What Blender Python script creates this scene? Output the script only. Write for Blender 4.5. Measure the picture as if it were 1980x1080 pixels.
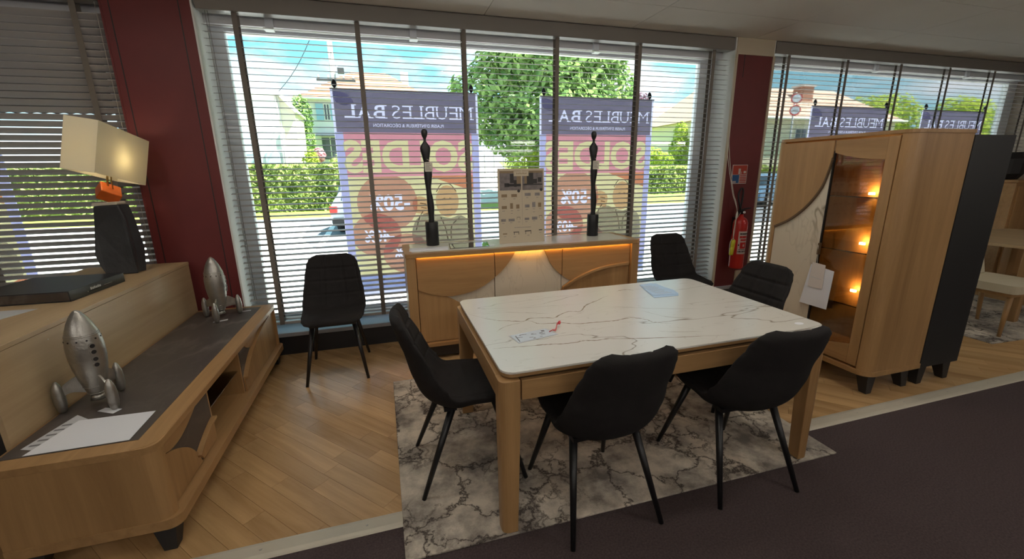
import bpy, bmesh, math, random
from mathutils import Vector, Matrix, noise
from mathutils.geometry import delaunay_2d_cdt
random.seed(7)
for o in list(bpy.data.objects):
    bpy.data.objects.remove(o, do_unlink=True)
SC = bpy.context.scene
COL = SC.collection
PI = math.pi

# ---------------------------------------------------------------- camera
CAM_H = 1.51
F_PX, YAW, PITCH, ROLL = 815.53, 0.283398, 0.248621, -0.0153967
cam_d = bpy.data.cameras.new('camera')
cam = bpy.data.objects.new('camera', cam_d)
COL.objects.link(cam)
cy, sy, cp, sp, cr, sr = math.cos(YAW), math.sin(YAW), math.cos(PITCH), math.sin(PITCH), math.cos(ROLL), math.sin(ROLL)
fw = Vector((sy * cp, cy * cp, -sp)); r0 = Vector((cy, -sy, 0)); u0 = r0.cross(fw)
rr = cr * r0 + sr * u0; uu = -sr * r0 + cr * u0
cam.matrix_world = Matrix(((rr.x, uu.x, -fw.x, 0), (rr.y, uu.y, -fw.y, 0), (rr.z, uu.z, -fw.z, CAM_H), (0, 0, 0, 1)))
cam_d.sensor_fit = 'HORIZONTAL'; cam_d.sensor_width = 36.0
cam_d.lens = F_PX * 36.0 / 1980.0
cam_d.clip_start = 0.05; cam_d.clip_end = 500
SC.camera = cam

# ---------------------------------------------------------------- world, sun, exposure
SC.view_settings.view_transform = 'Standard'
SC.view_settings.look = 'None'
SC.view_settings.gamma = 1.0
SC.view_settings.exposure = 0.85
SC.view_settings.use_curve_mapping = False
W = bpy.data.worlds.new('summer_sky'); SC.world = W
W.use_nodes = True
nt = W.node_tree; nt.nodes.clear()
def N(t, kind, **kw):
    n = t.nodes.new(kind)
    for k, v in kw.items():
        setattr(n, k, v)
    return n
tc = N(nt, 'ShaderNodeTexCoord')
sep = N(nt, 'ShaderNodeSeparateXYZ'); nt.links.new(tc.outputs['Generated'], sep.inputs[0])
rampS = N(nt, 'ShaderNodeValToRGB')
rampS.color_ramp.elements[0].position = 0.0; rampS.color_ramp.elements[0].color = (0.42, 0.66, 0.74, 1)
rampS.color_ramp.elements[1].position = 0.35; rampS.color_ramp.elements[1].color = (0.045, 0.33, 0.46, 1)
nt.links.new(sep.outputs[2], rampS.inputs[0])
mapS = N(nt, 'ShaderNodeMapping'); mapS.inputs['Scale'].default_value = (1.0, 1.0, 3.2); mapS.inputs['Location'].default_value = (0.25, 0.4, 0.1)
nt.links.new(tc.outputs['Generated'], mapS.inputs[0])
nz = N(nt, 'ShaderNodeTexNoise'); nz.inputs['Scale'].default_value = 2.6; nz.inputs['Detail'].default_value = 6; nz.inputs['Roughness'].default_value = 0.55
nt.links.new(mapS.outputs[0], nz.inputs['Vector'])
rampC = N(nt, 'ShaderNodeValToRGB')
rampC.color_ramp.elements[0].position = 0.47; rampC.color_ramp.elements[0].color = (0, 0, 0, 1)
rampC.color_ramp.elements[1].position = 0.60; rampC.color_ramp.elements[1].color = (1, 1, 1, 1)
cl_h = N(nt, 'ShaderNodeMapRange'); cl_h.inputs[1].default_value = 0.0; cl_h.inputs[2].default_value = 0.30; cl_h.inputs[3].default_value = 0.10; cl_h.inputs[4].default_value = -0.02
nt.links.new(sep.outputs[2], cl_h.inputs[0])
cl_a = N(nt, 'ShaderNodeMath', operation='ADD'); nt.links.new(nz.outputs['Fac'], cl_a.inputs[0]); nt.links.new(cl_h.outputs[0], cl_a.inputs[1])
nt.links.new(cl_a.outputs[0], rampC.inputs[0])
mixS = N(nt, 'ShaderNodeMix', data_type='RGBA')
nt.links.new(rampC.outputs[0], mixS.inputs[0]); nt.links.new(rampS.outputs[0], mixS.inputs[6]); mixS.inputs[7].default_value = (0.72, 0.74, 0.78, 1)
bgS = N(nt, 'ShaderNodeBackground'); bgS.inputs['Strength'].default_value = 1.45
nt.links.new(mixS.outputs[2], bgS.inputs['Color'])
outS = N(nt, 'ShaderNodeOutputWorld'); nt.links.new(bgS.outputs[0], outS.inputs[0])

sun_d = bpy.data.lights.new('sun', 'SUN'); sun_d.energy = 12.5; sun_d.angle = 0.01; sun_d.color = (1.0, 0.95, 0.86)
sun = bpy.data.objects.new('sun', sun_d); COL.objects.link(sun)
sun.rotation_euler = Vector((-0.55, 0.22, -1.0)).to_track_quat('-Z', 'Y').to_euler()

# ---------------------------------------------------------------- material helpers
MATS = {}
def newmat(name):
    m = bpy.data.materials.new(name); m.use_nodes = True
    t = m.node_tree
    b = t.nodes.get('Principled BSDF')
    MATS[name] = m
    return m, t, b
def plain(name, col, rough=0.5, metal=0.0, spec=0.5, bump=0.0, bscale=60, var=0.0, vscale=8):
    m, t, b = newmat(name)
    b.inputs['Base Color'].default_value = (*col, 1)
    b.inputs['Roughness'].default_value = rough
    b.inputs['Metallic'].default_value = metal
    b.inputs['Specular IOR Level'].default_value = spec
    c = N(t, 'ShaderNodeTexCoord')
    if var > 0:
        n = N(t, 'ShaderNodeTexNoise'); n.inputs['Scale'].default_value = vscale; n.inputs['Detail'].default_value = 4
        t.links.new(c.outputs['Object'], n.inputs['Vector'])
        r = N(t, 'ShaderNodeMix', data_type='RGBA')
        r.inputs[6].default_value = (*[max(0, x * (1 - var)) for x in col], 1); r.inputs[7].default_value = (*[min(1, x * (1 + var)) for x in col], 1)
        t.links.new(n.outputs['Fac'], r.inputs[0]); t.links.new(r.outputs[2], b.inputs['Base Color'])
    if bump > 0:
        n2 = N(t, 'ShaderNodeTexNoise'); n2.inputs['Scale'].default_value = bscale; n2.inputs['Detail'].default_value = 3
        t.links.new(c.outputs['Object'], n2.inputs['Vector'])
        bp = N(t, 'ShaderNodeBump'); bp.inputs['Strength'].default_value = bump; bp.inputs['Distance'].default_value = 0.01
        t.links.new(n2.outputs['Fac'], bp.inputs['Height']); t.links.new(bp.outputs[0], b.inputs['Normal'])
    return m
def wood(name, dark, light, scale=(1, 1, 1), rough=0.40, rotz=0.0, rnd=0.0, spec=0.5):
    """scale: stretch, small along the grain"""
    m, t, b = newmat(name)
    c = N(t, 'ShaderNodeTexCoord')
    mp = N(t, 'ShaderNodeMapping'); mp.inputs['Scale'].default_value = scale; mp.inputs['Rotation'].default_value = (0, 0, rotz)
    mp.vector_type = 'TEXTURE' if False else 'POINT'
    if rotz:
        mpr = N(t, 'ShaderNodeMapping'); mpr.inputs['Rotation'].default_value = (0, 0, rotz)
        t.links.new(c.outputs['Object'], mpr.inputs[0]); mp.inputs['Rotation'].default_value = (0, 0, 0)
        src = mpr.outputs[0]
    else:
        src = c.outputs['Object']
    if rnd > 0:
        oi = N(t, 'ShaderNodeObjectInfo')
        add = N(t, 'ShaderNodeVectorMath', operation='MULTIPLY_ADD'); add.inputs[1].default_value = (7, 13, 5)
        t.links.new(oi.outputs['Random'], add.inputs[0]); t.links.new(src, add.inputs[2]); src = add.outputs[0]
    t.links.new(src, mp.inputs[0])
    n = N(t, 'ShaderNodeTexNoise'); n.inputs['Scale'].default_value = 22; n.inputs['Detail'].default_value = 7; n.inputs['Roughness'].default_value = 0.65; n.inputs['Distortion'].default_value = 0.6
    t.links.new(mp.outputs[0], n.inputs['Vector'])
    n2 = N(t, 'ShaderNodeTexNoise'); n2.inputs['Scale'].default_value = 5; n2.inputs['Detail'].default_value = 2
    t.links.new(mp.outputs[0], n2.inputs['Vector'])
    ad = N(t, 'ShaderNodeMath', operation='MULTIPLY_ADD'); ad.inputs[1].default_value = 0.5
    t.links.new(n2.outputs['Fac'], ad.inputs[0]); 
    hf = N(t, 'ShaderNodeMath', operation='MULTIPLY'); hf.inputs[1].default_value = 0.5
    t.links.new(n.outputs['Fac'], hf.inputs[0]); t.links.new(hf.outputs[0], ad.inputs[2])
    r = N(t, 'ShaderNodeValToRGB')
    r.color_ramp.elements[0].position = 0.33; r.color_ramp.elements[0].color = (*dark, 1)
    r.color_ramp.elements[1].position = 0.68; r.color_ramp.elements[1].color = (*light, 1)
    t.links.new(ad.outputs[0], r.inputs[0])
    colout = r.outputs[0]
    if rnd > 0:
        hs = N(t, 'ShaderNodeHueSaturation')
        mr = N(t, 'ShaderNodeMapRange'); mr.inputs[3].default_value = 1 - rnd; mr.inputs[4].default_value = 1 + rnd
        t.links.new(oi.outputs['Random'], mr.inputs[0]); t.links.new(mr.outputs[0], hs.inputs['Value']); t.links.new(colout, hs.inputs['Color'])
        colout = hs.outputs[0]
    t.links.new(colout, b.inputs['Base Color'])
    b.inputs['Roughness'].default_value = rough; b.inputs['Specular IOR Level'].default_value = spec
    bp = N(t, 'ShaderNodeBump'); bp.inputs['Strength'].default_value = 0.06; bp.inputs['Distance'].default_value = 0.004
    t.links.new(n.outputs['Fac'], bp.inputs['Height']); t.links.new(bp.outputs[0], b.inputs['Normal'])
    return m
def marble(name, base, vein, scale=(1, 1, 1), rough=0.2, width=0.012, seed=(0, 0, 0), nscale=2.2):
    m, t, b = newmat(name)
    c = N(t, 'ShaderNodeTexCoord')
    mp = N(t, 'ShaderNodeMapping'); mp.inputs['Scale'].default_value = scale; mp.inputs['Location'].default_value = seed
    t.links.new(c.outputs['Object'], mp.inputs[0])
    def ridge(sc, w, det):
        n = N(t, 'ShaderNodeTexNoise'); n.inputs['Scale'].default_value = sc; n.inputs['Detail'].default_value = det; n.inputs['Roughness'].default_value = 0.5; n.inputs['Distortion'].default_value = 0.35
        t.links.new(mp.outputs[0], n.inputs['Vector'])
        s = N(t, 'ShaderNodeMath', operation='SUBTRACT'); s.inputs[1].default_value = 0.5; t.links.new(n.outputs['Fac'], s.inputs[0])
        a = N(t, 'ShaderNodeMath', operation='ABSOLUTE'); t.links.new(s.outputs[0], a.inputs[0])
        r = N(t, 'ShaderNodeMapRange'); r.inputs[1].default_value = 0; r.inputs[2].default_value = w; r.inputs[3].default_value = 1; r.inputs[4].default_value = 0
        t.links.new(a.outputs[0], r.inputs[0]); return r.outputs[0]
    v1 = ridge(nscale, width, 4); v2 = ridge(nscale * 2.3, width * 0.7, 3)
    ng = N(t, 'ShaderNodeTexNoise'); ng.inputs['Scale'].default_value = 1.45; t.links.new(mp.outputs[0], ng.inputs['Vector'])
    gate = N(t, 'ShaderNodeMapRange'); gate.inputs[1].default_value = 0.42; gate.inputs[2].default_value = 0.6
    t.links.new(ng.outputs['Fac'], gate.inputs[0])
    m1 = N(t, 'ShaderNodeMath', operation='MULTIPLY'); t.links.new(v1, m1.inputs[0]); t.links.new(gate.outputs[0], m1.inputs[1])
    m2 = N(t, 'ShaderNodeMath', operation='MULTIPLY_ADD'); t.links.new(v2, m2.inputs[0]); m2.inputs[1].default_value = 0.22; t.links.new(m1.outputs[0], m2.inputs[2])
    m3 = N(t, 'ShaderNodeMath', operation='MULTIPLY'); m3.inputs[1].default_value = 0.85; m3.use_clamp = True; t.links.new(m2.outputs[0], m3.inputs[0])
    mx = N(t, 'ShaderNodeMix', data_type='RGBA'); mx.inputs[6].default_value = (*base, 1); mx.inputs[7].default_value = (*vein, 1)
    t.links.new(m3.outputs[0], mx.inputs[0]); t.links.new(mx.outputs[2], b.inputs['Base Color'])
    b.inputs['Roughness'].default_value = rough
    return m
def emit(name, col, strength):
    m, t, b = newmat(name)
    b.inputs['Base Color'].default_value = (*col, 1)
    b.inputs['Emission Color'].default_value = (*col, 1); b.inputs['Emission Strength'].default_value = strength
    return m
def film(name, col, dif=0.12):
    m, t, b = newmat(name)
    tr = N(t, 'ShaderNodeBsdfTransparent'); tr.inputs[0].default_value = (*col, 1)
    df = N(t, 'ShaderNodeBsdfDiffuse'); df.inputs[0].default_value = (*[x * 0.6 for x in col], 1)
    mx = N(t, 'ShaderNodeMixShader'); mx.inputs[0].default_value = dif
    t.links.new(tr.outputs[0], mx.inputs[1]); t.links.new(df.outputs[0], mx.inputs[2])
    t.links.new(mx.outputs[0], t.nodes['Material Output'].inputs[0])
    return m
def translucent(name, col, amount=0.7, dcol=None):
    m, t, b = newmat(name)
    tr = N(t, 'ShaderNodeBsdfTranslucent'); tr.inputs[0].default_value = (*col, 1)
    df = N(t, 'ShaderNodeBsdfDiffuse'); df.inputs[0].default_value = (*(dcol or col), 1)
    mx = N(t, 'ShaderNodeMixShader'); mx.inputs[0].default_value = amount
    t.links.new(df.outputs[0], mx.inputs[1]); t.links.new(tr.outputs[0], mx.inputs[2])
    t.links.new(mx.outputs[0], t.nodes['Material Output'].inputs[0])
    return m
def thin_glass(name, tint=(0.93, 0.97, 0.98), refl=0.06):
    m, t, b = newmat(name)
    tr = N(t, 'ShaderNodeBsdfTransparent'); tr.inputs[0].default_value = (*tint, 1)
    gl = N(t, 'ShaderNodeBsdfGlossy'); gl.inputs['Roughness'].default_value = 0.02
    fr = N(t, 'ShaderNodeFresnel'); fr.inputs[0].default_value = 1.45
    mu = N(t, 'ShaderNodeMath', operation='MULTIPLY'); mu.inputs[1].default_value = refl / 0.04; mu.use_clamp = True
    t.links.new(fr.outputs[0], mu.inputs[0])
    mx = N(t, 'ShaderNodeMixShader')
    t.links.new(mu.outputs[0], mx.inputs[0]); t.links.new(tr.outputs[0], mx.inputs[1]); t.links.new(gl.outputs[0], mx.inputs[2])
    t.links.new(mx.outputs[0], t.nodes['Material Output'].inputs[0])
    return m

# ---------------------------------------------------------------- mesh helpers
def box(bm, x0, x1, y0, y1, z0, z1):
    v = [bm.verts.new(p) for p in ((x0, y0, z0), (x1, y0, z0), (x1, y1, z0), (x0, y1, z0), (x0, y0, z1), (x1, y0, z1), (x1, y1, z1), (x0, y1, z1))]
    for f in ((3, 2, 1, 0), (4, 5, 6, 7), (0, 1, 5, 4), (1, 2, 6, 5), (2, 3, 7, 6), (3, 0, 4, 7)):
        bm.faces.new([v[i] for i in f])
    return v
def B(x0, x1, y0, y1, z0, z1):
    bm = bmesh.new(); box(bm, x0, x1, y0, y1, z0, z1); return bm
def prism(poly, axis, a0, a1, bm=None):
    """extrude a 2D polygon; axis x: (y,z), axis y: (x,z), axis z: (x,y)"""
    bm = bm or bmesh.new()
    def P(p, a):
        return {'x': (a, p[0], p[1]), 'y': (p[0], a, p[1]), 'z': (p[0], p[1], a)}[axis]
    A = [bm.verts.new(P(p, a0)) for p in poly]; C = [bm.verts.new(P(p, a1)) for p in poly]
    n = len(poly)
    fs = [bm.faces.new(A), bm.faces.new(C[::-1])]
    for i in range(n):
        bm.faces.new([A[i], C[i], C[(i + 1) % n], A[(i + 1) % n]])
    bmesh.ops.triangulate(bm, faces=fs)
    bmesh.ops.recalc_face_normals(bm, faces=bm.faces)
    return bm
def tube(bm, p0, p1, r0, r1=None, n=12, cap=True):
    r1 = r0 if r1 is None else r1
    p0 = Vector(p0); p1 = Vector(p1); d = (p1 - p0).normalized()
    a = d.orthogonal().normalized(); b = d.cross(a)
    A = [bm.verts.new(p0 + r0 * (a * math.cos(2 * PI * i / n) + b * math.sin(2 * PI * i / n))) for i in range(n)]
    C = [bm.verts.new(p1 + r1 * (a * math.cos(2 * PI * i / n) + b * math.sin(2 * PI * i / n))) for i in range(n)]
    for i in range(n):
        f = bm.faces.new([A[i], A[(i + 1) % n], C[(i + 1) % n], C[i]]); f.smooth = True
    if cap:
        bm.faces.new(A[::-1]); bm.faces.new(C)
    return bm
def T(p0, p1, r0, r1=None, n=12):
    return tube(bmesh.new(), p0, p1, r0, r1, n)
def path(pts, r, n=8, bm=None):
    bm = bm or bmesh.new()
    pts = [Vector(p) for p in pts]
    rings = []
    for i, p in enumerate(pts):
        d = (pts[min(i + 1, len(pts) - 1)] - pts[max(i - 1, 0)]).normalized()
        a = d.cross(Vector((0.13, 0.97, 0.21))).normalized(); b = d.cross(a)
        ri = r[i] if isinstance(r, (list, tuple)) else r
        rings.append([bm.verts.new(p + ri * (a * math.cos(2 * PI * k / n) + b * math.sin(2 * PI * k / n))) for k in range(n)])
    for i in range(len(rings) - 1):
        for k in range(n):
            f = bm.faces.new([rings[i][k], rings[i][(k + 1) % n], rings[i + 1][(k + 1) % n], rings[i + 1][k]]); f.smooth = True
    bm.faces.new(rings[0][::-1]); bm.faces.new(rings[-1])
    bmesh.ops.recalc_face_normals(bm, faces=bm.faces)
    return bm
def rings(data, n=20, bm=None, smooth=True):
    """data: list of (cx, cy, z, rx, ry)"""
    bm = bm or bmesh.new(); R = []
    for cx, cy_, z, rx, ry in data:
        R.append([bm.verts.new((cx + rx * math.cos(2 * PI * k / n), cy_ + ry * math.sin(2 * PI * k / n), z)) for k in range(n)])
    for i in range(len(R) - 1):
        for k in range(n):
            f = bm.faces.new([R[i][k], R[i][(k + 1) % n], R[i + 1][(k + 1) % n], R[i + 1][k]]); f.smooth = smooth
    bm.faces.new(R[0][::-1]); bm.faces.new(R[-1])
    bmesh.ops.recalc_face_normals(bm, faces=bm.faces)
    return bm
def rrect(x0, x1, y0, y1, r, n=6, which=(1, 1, 1, 1)):
    """rounded rectangle outline, corners in order: (x1,y1) (x0,y1) (x0,y0) (x1,y0)"""
    out = []
    for i, (cx, cy_, a, sx, sy_) in enumerate(((x1, y1, 0, -1, -1), (x0, y1, 90, 1, -1), (x0, y0, 180, 1, 1), (x1, y0, 270, -1, 1))):
        if which[i]:
            for k in range(n + 1):
                t = math.radians(a + 90 * k / n); out.append((cx + sx * r + r * math.cos(t), cy_ + sy_ * r + r * math.sin(t)))
        else:
            out.append((cx, cy_))
    return out
def clip(poly, ax, lim, keep_less):
    out = []; n = len(poly)
    for i in range(n):
        p, q = poly[i], poly[(i + 1) % n]
        ip = (p[ax] <= lim) if keep_less else (p[ax] >= lim); iq = (q[ax] <= lim) if keep_less else (q[ax] >= lim)
        if ip: out.append(p)
        if ip != iq:
            t = (lim - p[ax]) / (q[ax] - p[ax]); out.append((p[0] + t * (q[0] - p[0]), p[1] + t * (q[1] - p[1])))
    return out
def cliprect(poly, x0, x1, y0, y1):
    for a, l, k in ((0, x0, False), (0, x1, True), (1, y0, False), (1, y1, True)):
        poly = clip(poly, a, l, k)
        if len(poly) < 3: return []
    return poly
def smoothcurve(pts, n=6):
    """Catmull-Rom through points"""
    out = []; P = [pts[0]] + list(pts) + [pts[-1]]
    for i in range(1, len(P) - 2):
        for k in range(n):
            t = k / n; p0, p1, p2, p3 = P[i - 1], P[i], P[i + 1], P[i + 2]
            out.append(tuple(0.5 * (2 * p1[j] + (-p0[j] + p2[j]) * t + (2 * p0[j] - 5 * p1[j] + 4 * p2[j] - p3[j]) * t * t + (-p0[j] + 3 * p1[j] - 3 * p2[j] + p3[j]) * t ** 3) for j in range(len(p1))))
    out.append(tuple(pts[-1])); return out
ORG = {}
def obj(name, bm, m, parent=None, bevel=0.0, segs=2, local=False, smooth=False):
    """link a bmesh given in world coordinates (or local ones) as one mesh object under parent"""
    if isinstance(bm, bpy.types.Mesh):
        me = bm
    else:
        o0 = ORG.get(parent.name, Vector((0, 0, 0))) if parent else Vector((0, 0, 0))
        if not local and o0.length > 0:
            bmesh.ops.translate(bm, verts=bm.verts, vec=-o0)
        me = bpy.data.meshes.new(name); bm.to_mesh(me); bm.free()
        mm = m if isinstance(m, (list, tuple)) else [m]
        for x in mm: me.materials.append(MATS[x])
        if smooth:
            for p in me.polygons: p.use_smooth = True
    o = bpy.data.objects.new(name, me); COL.objects.link(o)
    if parent:
        o.parent = parent; ORG[o.name] = ORG.get(parent.name, Vector((0, 0, 0)))
    if bevel > 0:
        b = o.modifiers.new('bevel', 'BEVEL'); b.width = bevel; b.segments = segs; b.limit_method = 'ANGLE'; b.angle_limit = math.radians(40)
    return o
def tag(o, label, cat=None, group=None, kind=None):
    o['label'] = label
    if cat: o['category'] = cat
    if group: o['group'] = group
    if kind: o['kind'] = kind
    return o
def thing(name, label, cat, loc=(0, 0, 0), rotz=0.0, group=None):
    o = bpy.data.objects.new(name, None); COL.objects.link(o); o.empty_display_size = 0.1
    o.location = loc; o.rotation_euler = (0, 0, rotz); ORG[o.name] = Vector(loc)
    return tag(o, label, cat, group)
def struct(name, bm, m, label, bevel=0.0):
    o = obj(name, bm, m, bevel=bevel); o['kind'] = 'structure'; o['label'] = label
    return o
def structE(name, label, loc=(0, 0, 0)):
    o = bpy.data.objects.new(name, None); COL.objects.link(o); o.empty_display_size = 0.1; o.location = loc
    ORG[o.name] = Vector(loc); o['kind'] = 'structure'; o['label'] = label; return o
def dup(root, loc, rotz, label, group=None):
    r = root.copy(); COL.objects.link(r); r.location = loc; r.rotation_euler = (0, 0, rotz); r['label'] = label
    if group: r['group'] = group
    for ch in list(root.children):
        c = ch.copy(); COL.objects.link(c); c.parent = r
        for g in ch.children:
            d = g.copy(); COL.objects.link(d); d.parent = c
    return r
def text_mesh(s, size, cx=0.0, cy_=0.0, sx=1.0, bold=0.0, font_space=1.0, width=None, height=None):
    """outline of a word as a flat mesh: returns (verts2d, tris, boundary edges), centred on (cx,cy_); can be fitted to width/height"""
    cu = bpy.data.curves.new('t', 'FONT'); cu.body = s; cu.size = size; cu.resolution_u = 3; cu.offset = bold; cu.space_character = font_space
    o = bpy.data.objects.new('t', cu); COL.objects.link(o)
    dg = bpy.context.evaluated_depsgraph_get()
    me = bpy.data.meshes.new_from_object(o.evaluated_get(dg))
    bpy.data.objects.remove(o); bpy.data.curves.remove(cu)
    V = [(v.co.x, v.co.y) for v in me.vertices]
    F = [tuple(p.vertices) for p in me.polygons]
    cnt = {}
    for p in me.polygons:
        vs = p.vertices
        for i in range(len(vs)):
            k = tuple(sorted((vs[i], vs[(i + 1) % len(vs)]))); cnt[k] = cnt.get(k, 0) + 1
    E = [k for k, c in cnt.items() if c == 1]
    bpy.data.meshes.remove(me)
    x0 = min(p[0] for p in V); x1 = max(p[0] for p in V); y0 = min(p[1] for p in V); y1 = max(p[1] for p in V)
    kx = (width / (x1 - x0)) if width else sx; ky = (height / (y1 - y0)) if height else (kx if width else 1.0)
    V = [(cx + (p[0] - (x0 + x1) / 2) * kx, cy_ + (p[1] - (y0 + y1) / 2) * ky) for p in V]
    return V, F, E
def inside(pt, V, E):
    c = False; x, y = pt
    for a, b in E:
        x1, y1 = V[a]; x2, y2 = V[b]
        if (y1 > y) != (y2 > y) and x < (x2 - x1) * (y - y1) / (y2 - y1) + x1: c = not c
    return c
def holed(poly, holes):
    """triangles of polygon minus text outlines: verts2d, tris"""
    V = [Vector(p) for p in poly]; n = len(V); E = [(i, (i + 1) % n) for i in range(n)]
    OV = [tuple(p) for p in poly]; OE = list(E)
    for hv, hf, he in holes:
        b = len(V); V += [Vector(p) for p in hv]; E += [(i + b, j + b) for i, j in he]
    r = delaunay_2d_cdt(V, E, [], 0, 1e-5)
    v2 = [(p.x, p.y) for p in r[0]]; tris = []
    bb = [(min(p[0] for p in hv), max(p[0] for p in hv), min(p[1] for p in hv), max(p[1] for p in hv)) for hv, hf, he in holes]
    for f in r[2]:
        c = (sum(v2[i][0] for i in f) / len(f), sum(v2[i][1] for i in f) / len(f))
        if not inside(c, OV, OE): continue
        if any(b[0] <= c[0] <= b[1] and b[2] <= c[1] <= b[3] and inside(c, hv, he) for (hv, hf, he), b in zip(holes, bb)): continue
        tris.append(tuple(f))
    return v2, tris
def flat(V, F, fn, bm=None, mi=0):
    bm = bm or bmesh.new()
    vs = [bm.verts.new(fn(p)) for p in V]
    for f in F:
        try:
            q = bm.faces.new([vs[i] for i in f]); q.material_index = mi
        except ValueError:
            pass
    bmesh.ops.remove_doubles(bm, verts=bm.verts, dist=1e-5)
    return bm
def disc_poly(cx, cy_, rx, ry=None, n=28):
    ry = ry or rx
    return [(cx + rx * math.cos(2 * PI * k / n), cy_ + ry * math.sin(2 * PI * k / n)) for k in range(n)]
# ---------------------------------------------------------------- materials
OAK_D, OAK_L = (0.27, 0.146, 0.056), (0.455, 0.268, 0.115)
wood('oak_x', OAK_D, OAK_L, (0.06, 1, 1)); wood('oak_y', OAK_D, OAK_L, (1, 0.06, 1)); wood('oak_z', OAK_D, OAK_L, (1, 1, 0.06))
PALE_D, PALE_L = (0.38, 0.265, 0.145), (0.52, 0.38, 0.22)
wood('pale_oak_y', PALE_D, PALE_L, (1, 0.05, 1)); wood('pale_oak_z', PALE_D, PALE_L, (1, 1, 0.05))
wood('floor_oak', (0.33, 0.19, 0.08), (0.58, 0.37, 0.175), (1, 0.07, 1), rough=0.27, rotz=math.radians(-42), rnd=0.10)
marble('ceramic_table', (0.68, 0.66, 0.60), (0.22, 0.17, 0.11), (0.42, 1.7, 1), 0.2, 0.005, (3.3, 1.2, 0.4), 1.7)
marble('ceramic_inlay', (0.62, 0.55, 0.43), (0.22, 0.17, 0.11), (1.5, 1.5, 0.6), 0.25, 0.016, (1.7, 4.2, 2.1), 1.6)
marble('slate', (0.072, 0.060, 0.054), (0.15, 0.13, 0.115), (1, 0.5, 1), 0.42, 0.06, (0.2, 0.7, 0.3), 4.0)
plain('red_paint', (0.135, 0.018, 0.018), 0.55, bump=0.05, bscale=40, var=0.12)
plain('cream_paint', (0.52, 0.44, 0.32), 0.6, var=0.08, vscale=3)
plain('white_paint', (0.72, 0.72, 0.70), 0.5, var=0.04)
plain('grey_lintel', (0.60, 0.59, 0.60), 0.5, var=0.05)
plain('ceiling_tile', (0.84, 0.82, 0.76), 0.85, bump=0.12, bscale=220, var=0.05, vscale=2)
plain('ceiling_joint', (0.25, 0.22, 0.18), 0.9)
plain('wall_beige', (0.42, 0.36, 0.29), 0.8, var=0.05)
plain('carpet', (0.080, 0.060, 0.060), 0.95, spec=0.1, bump=0.6, bscale=260, var=0.55, vscale=120)
plain('trim_metal', (0.50, 0.46, 0.37), 0.42, metal=0.15, var=0.08)
plain('plinth_black', (0.016, 0.016, 0.018), 0.45)
plain('sill_grey', (0.30, 0.31, 0.33), 0.4)
plain('slat_taupe', (0.40, 0.375, 0.36), 0.38, var=0.04)
plain('tape_taupe', (0.19, 0.165, 0.14), 0.85, bump=0.2, bscale=300)
plain('headrail', (0.21, 0.19, 0.17), 0.35)
plain('cord_white', (0.62, 0.58, 0.50), 0.8)
plain('white_frame', (0.74, 0.76, 0.80), 0.35)
plain('black_metal', (0.009, 0.009, 0.010), 0.38)
plain('black_lacquer', (0.017, 0.016, 0.016), 0.5, bump=0.03)
plain('chair_fabric', (0.019, 0.0168, 0.0165), 0.85, spec=0.25, bump=0.35, bscale=380, var=0.35, vscale=14)
plain('screw_steel', (0.45, 0.43, 0.40), 0.35, metal=0.8)
plain('paper_white', (0.74, 0.75, 0.78), 0.6)
plain('card_warm', (0.66, 0.60, 0.55), 0.6)
plain('card_blue', (0.58, 0.64, 0.70), 0.4)
plain('paper_grey', (0.50, 0.51, 0.52), 0.6)
plain('paper_print', (0.16, 0.16, 0.17), 0.6)
plain('pewter', (0.40, 0.385, 0.35), 0.36, metal=0.85, bump=0.25, bscale=45, var=0.3, vscale=18)
plain('dark_hole', (0.012, 0.010, 0.010), 0.6)
plain('stone_dark', (0.035, 0.036, 0.038), 0.55, bump=0.35, bscale=22, var=0.35, vscale=10)
plain('cream_stone', (0.62, 0.58, 0.47), 0.5)
plain('orange_stone', (0.62, 0.12, 0.015), 0.35, var=0.3, vscale=20)
plain('dark_wood_strip', (0.11, 0.065, 0.03), 0.5)
thin_glass('window_glass', (0.93, 0.96, 0.97), 0.03)
thin_glass('smoked_glass', (0.80, 0.76, 0.68), 0.07)
thin_glass('shelf_glass', (0.80, 0.82, 0.78), 0.12)
emit('led_amber', (1.0, 0.47, 0.07), 14)
emit('led_warm', (1.0, 0.55, 0.16), 190)
emit('fill_tube_glow', (1.0, 0.94, 0.87), 9.0)  # glow of the added fill tubes behind the viewer
emit('spot_lamp', (1.0, 0.93, 0.83), 85.0)

# rug: cloudy grey beige with dark cracks
m, t, b = newmat('rug')
c = N(t, 'ShaderNodeTexCoord')
nd = N(t, 'ShaderNodeTexNoise'); nd.inputs['Scale'].default_value = 5.5; nd.inputs['Detail'].default_value = 9; nd.inputs['Roughness'].default_value = 0.68
t.links.new(c.outputs['Object'], nd.inputs['Vector'])
mx = N(t, 'ShaderNodeVectorMath', operation='MULTIPLY_ADD'); mx.inputs[1].default_value = (0.36, 0.36, 0)
t.links.new(nd.outputs['Color'], mx.inputs[0]); t.links.new(c.outputs['Object'], mx.inputs[2])
def crack(scale, w):
    vo = N(t, 'ShaderNodeTexVoronoi', feature='DISTANCE_TO_EDGE'); vo.inputs['Scale'].default_value = scale
    t.links.new(mx.outputs[0], vo.inputs['Vector'])
    r = N(t, 'ShaderNodeMapRange'); r.inputs[1].default_value = 0.0; r.inputs[2].default_value = w; r.inputs[3].default_value = 1; r.inputs[4].default_value = 0
    t.links.new(vo.outputs['Distance'], r.inputs[0]); return r.outputs[0]
k1 = crack(2.9, 0.038); k2 = crack(8.0, 0.085)
ng = N(t, 'ShaderNodeTexNoise'); ng.inputs['Scale'].default_value = 2.3; ng.inputs['Detail'].default_value = 3; t.links.new(c.outputs['Object'], ng.inputs['Vector'])
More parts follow.
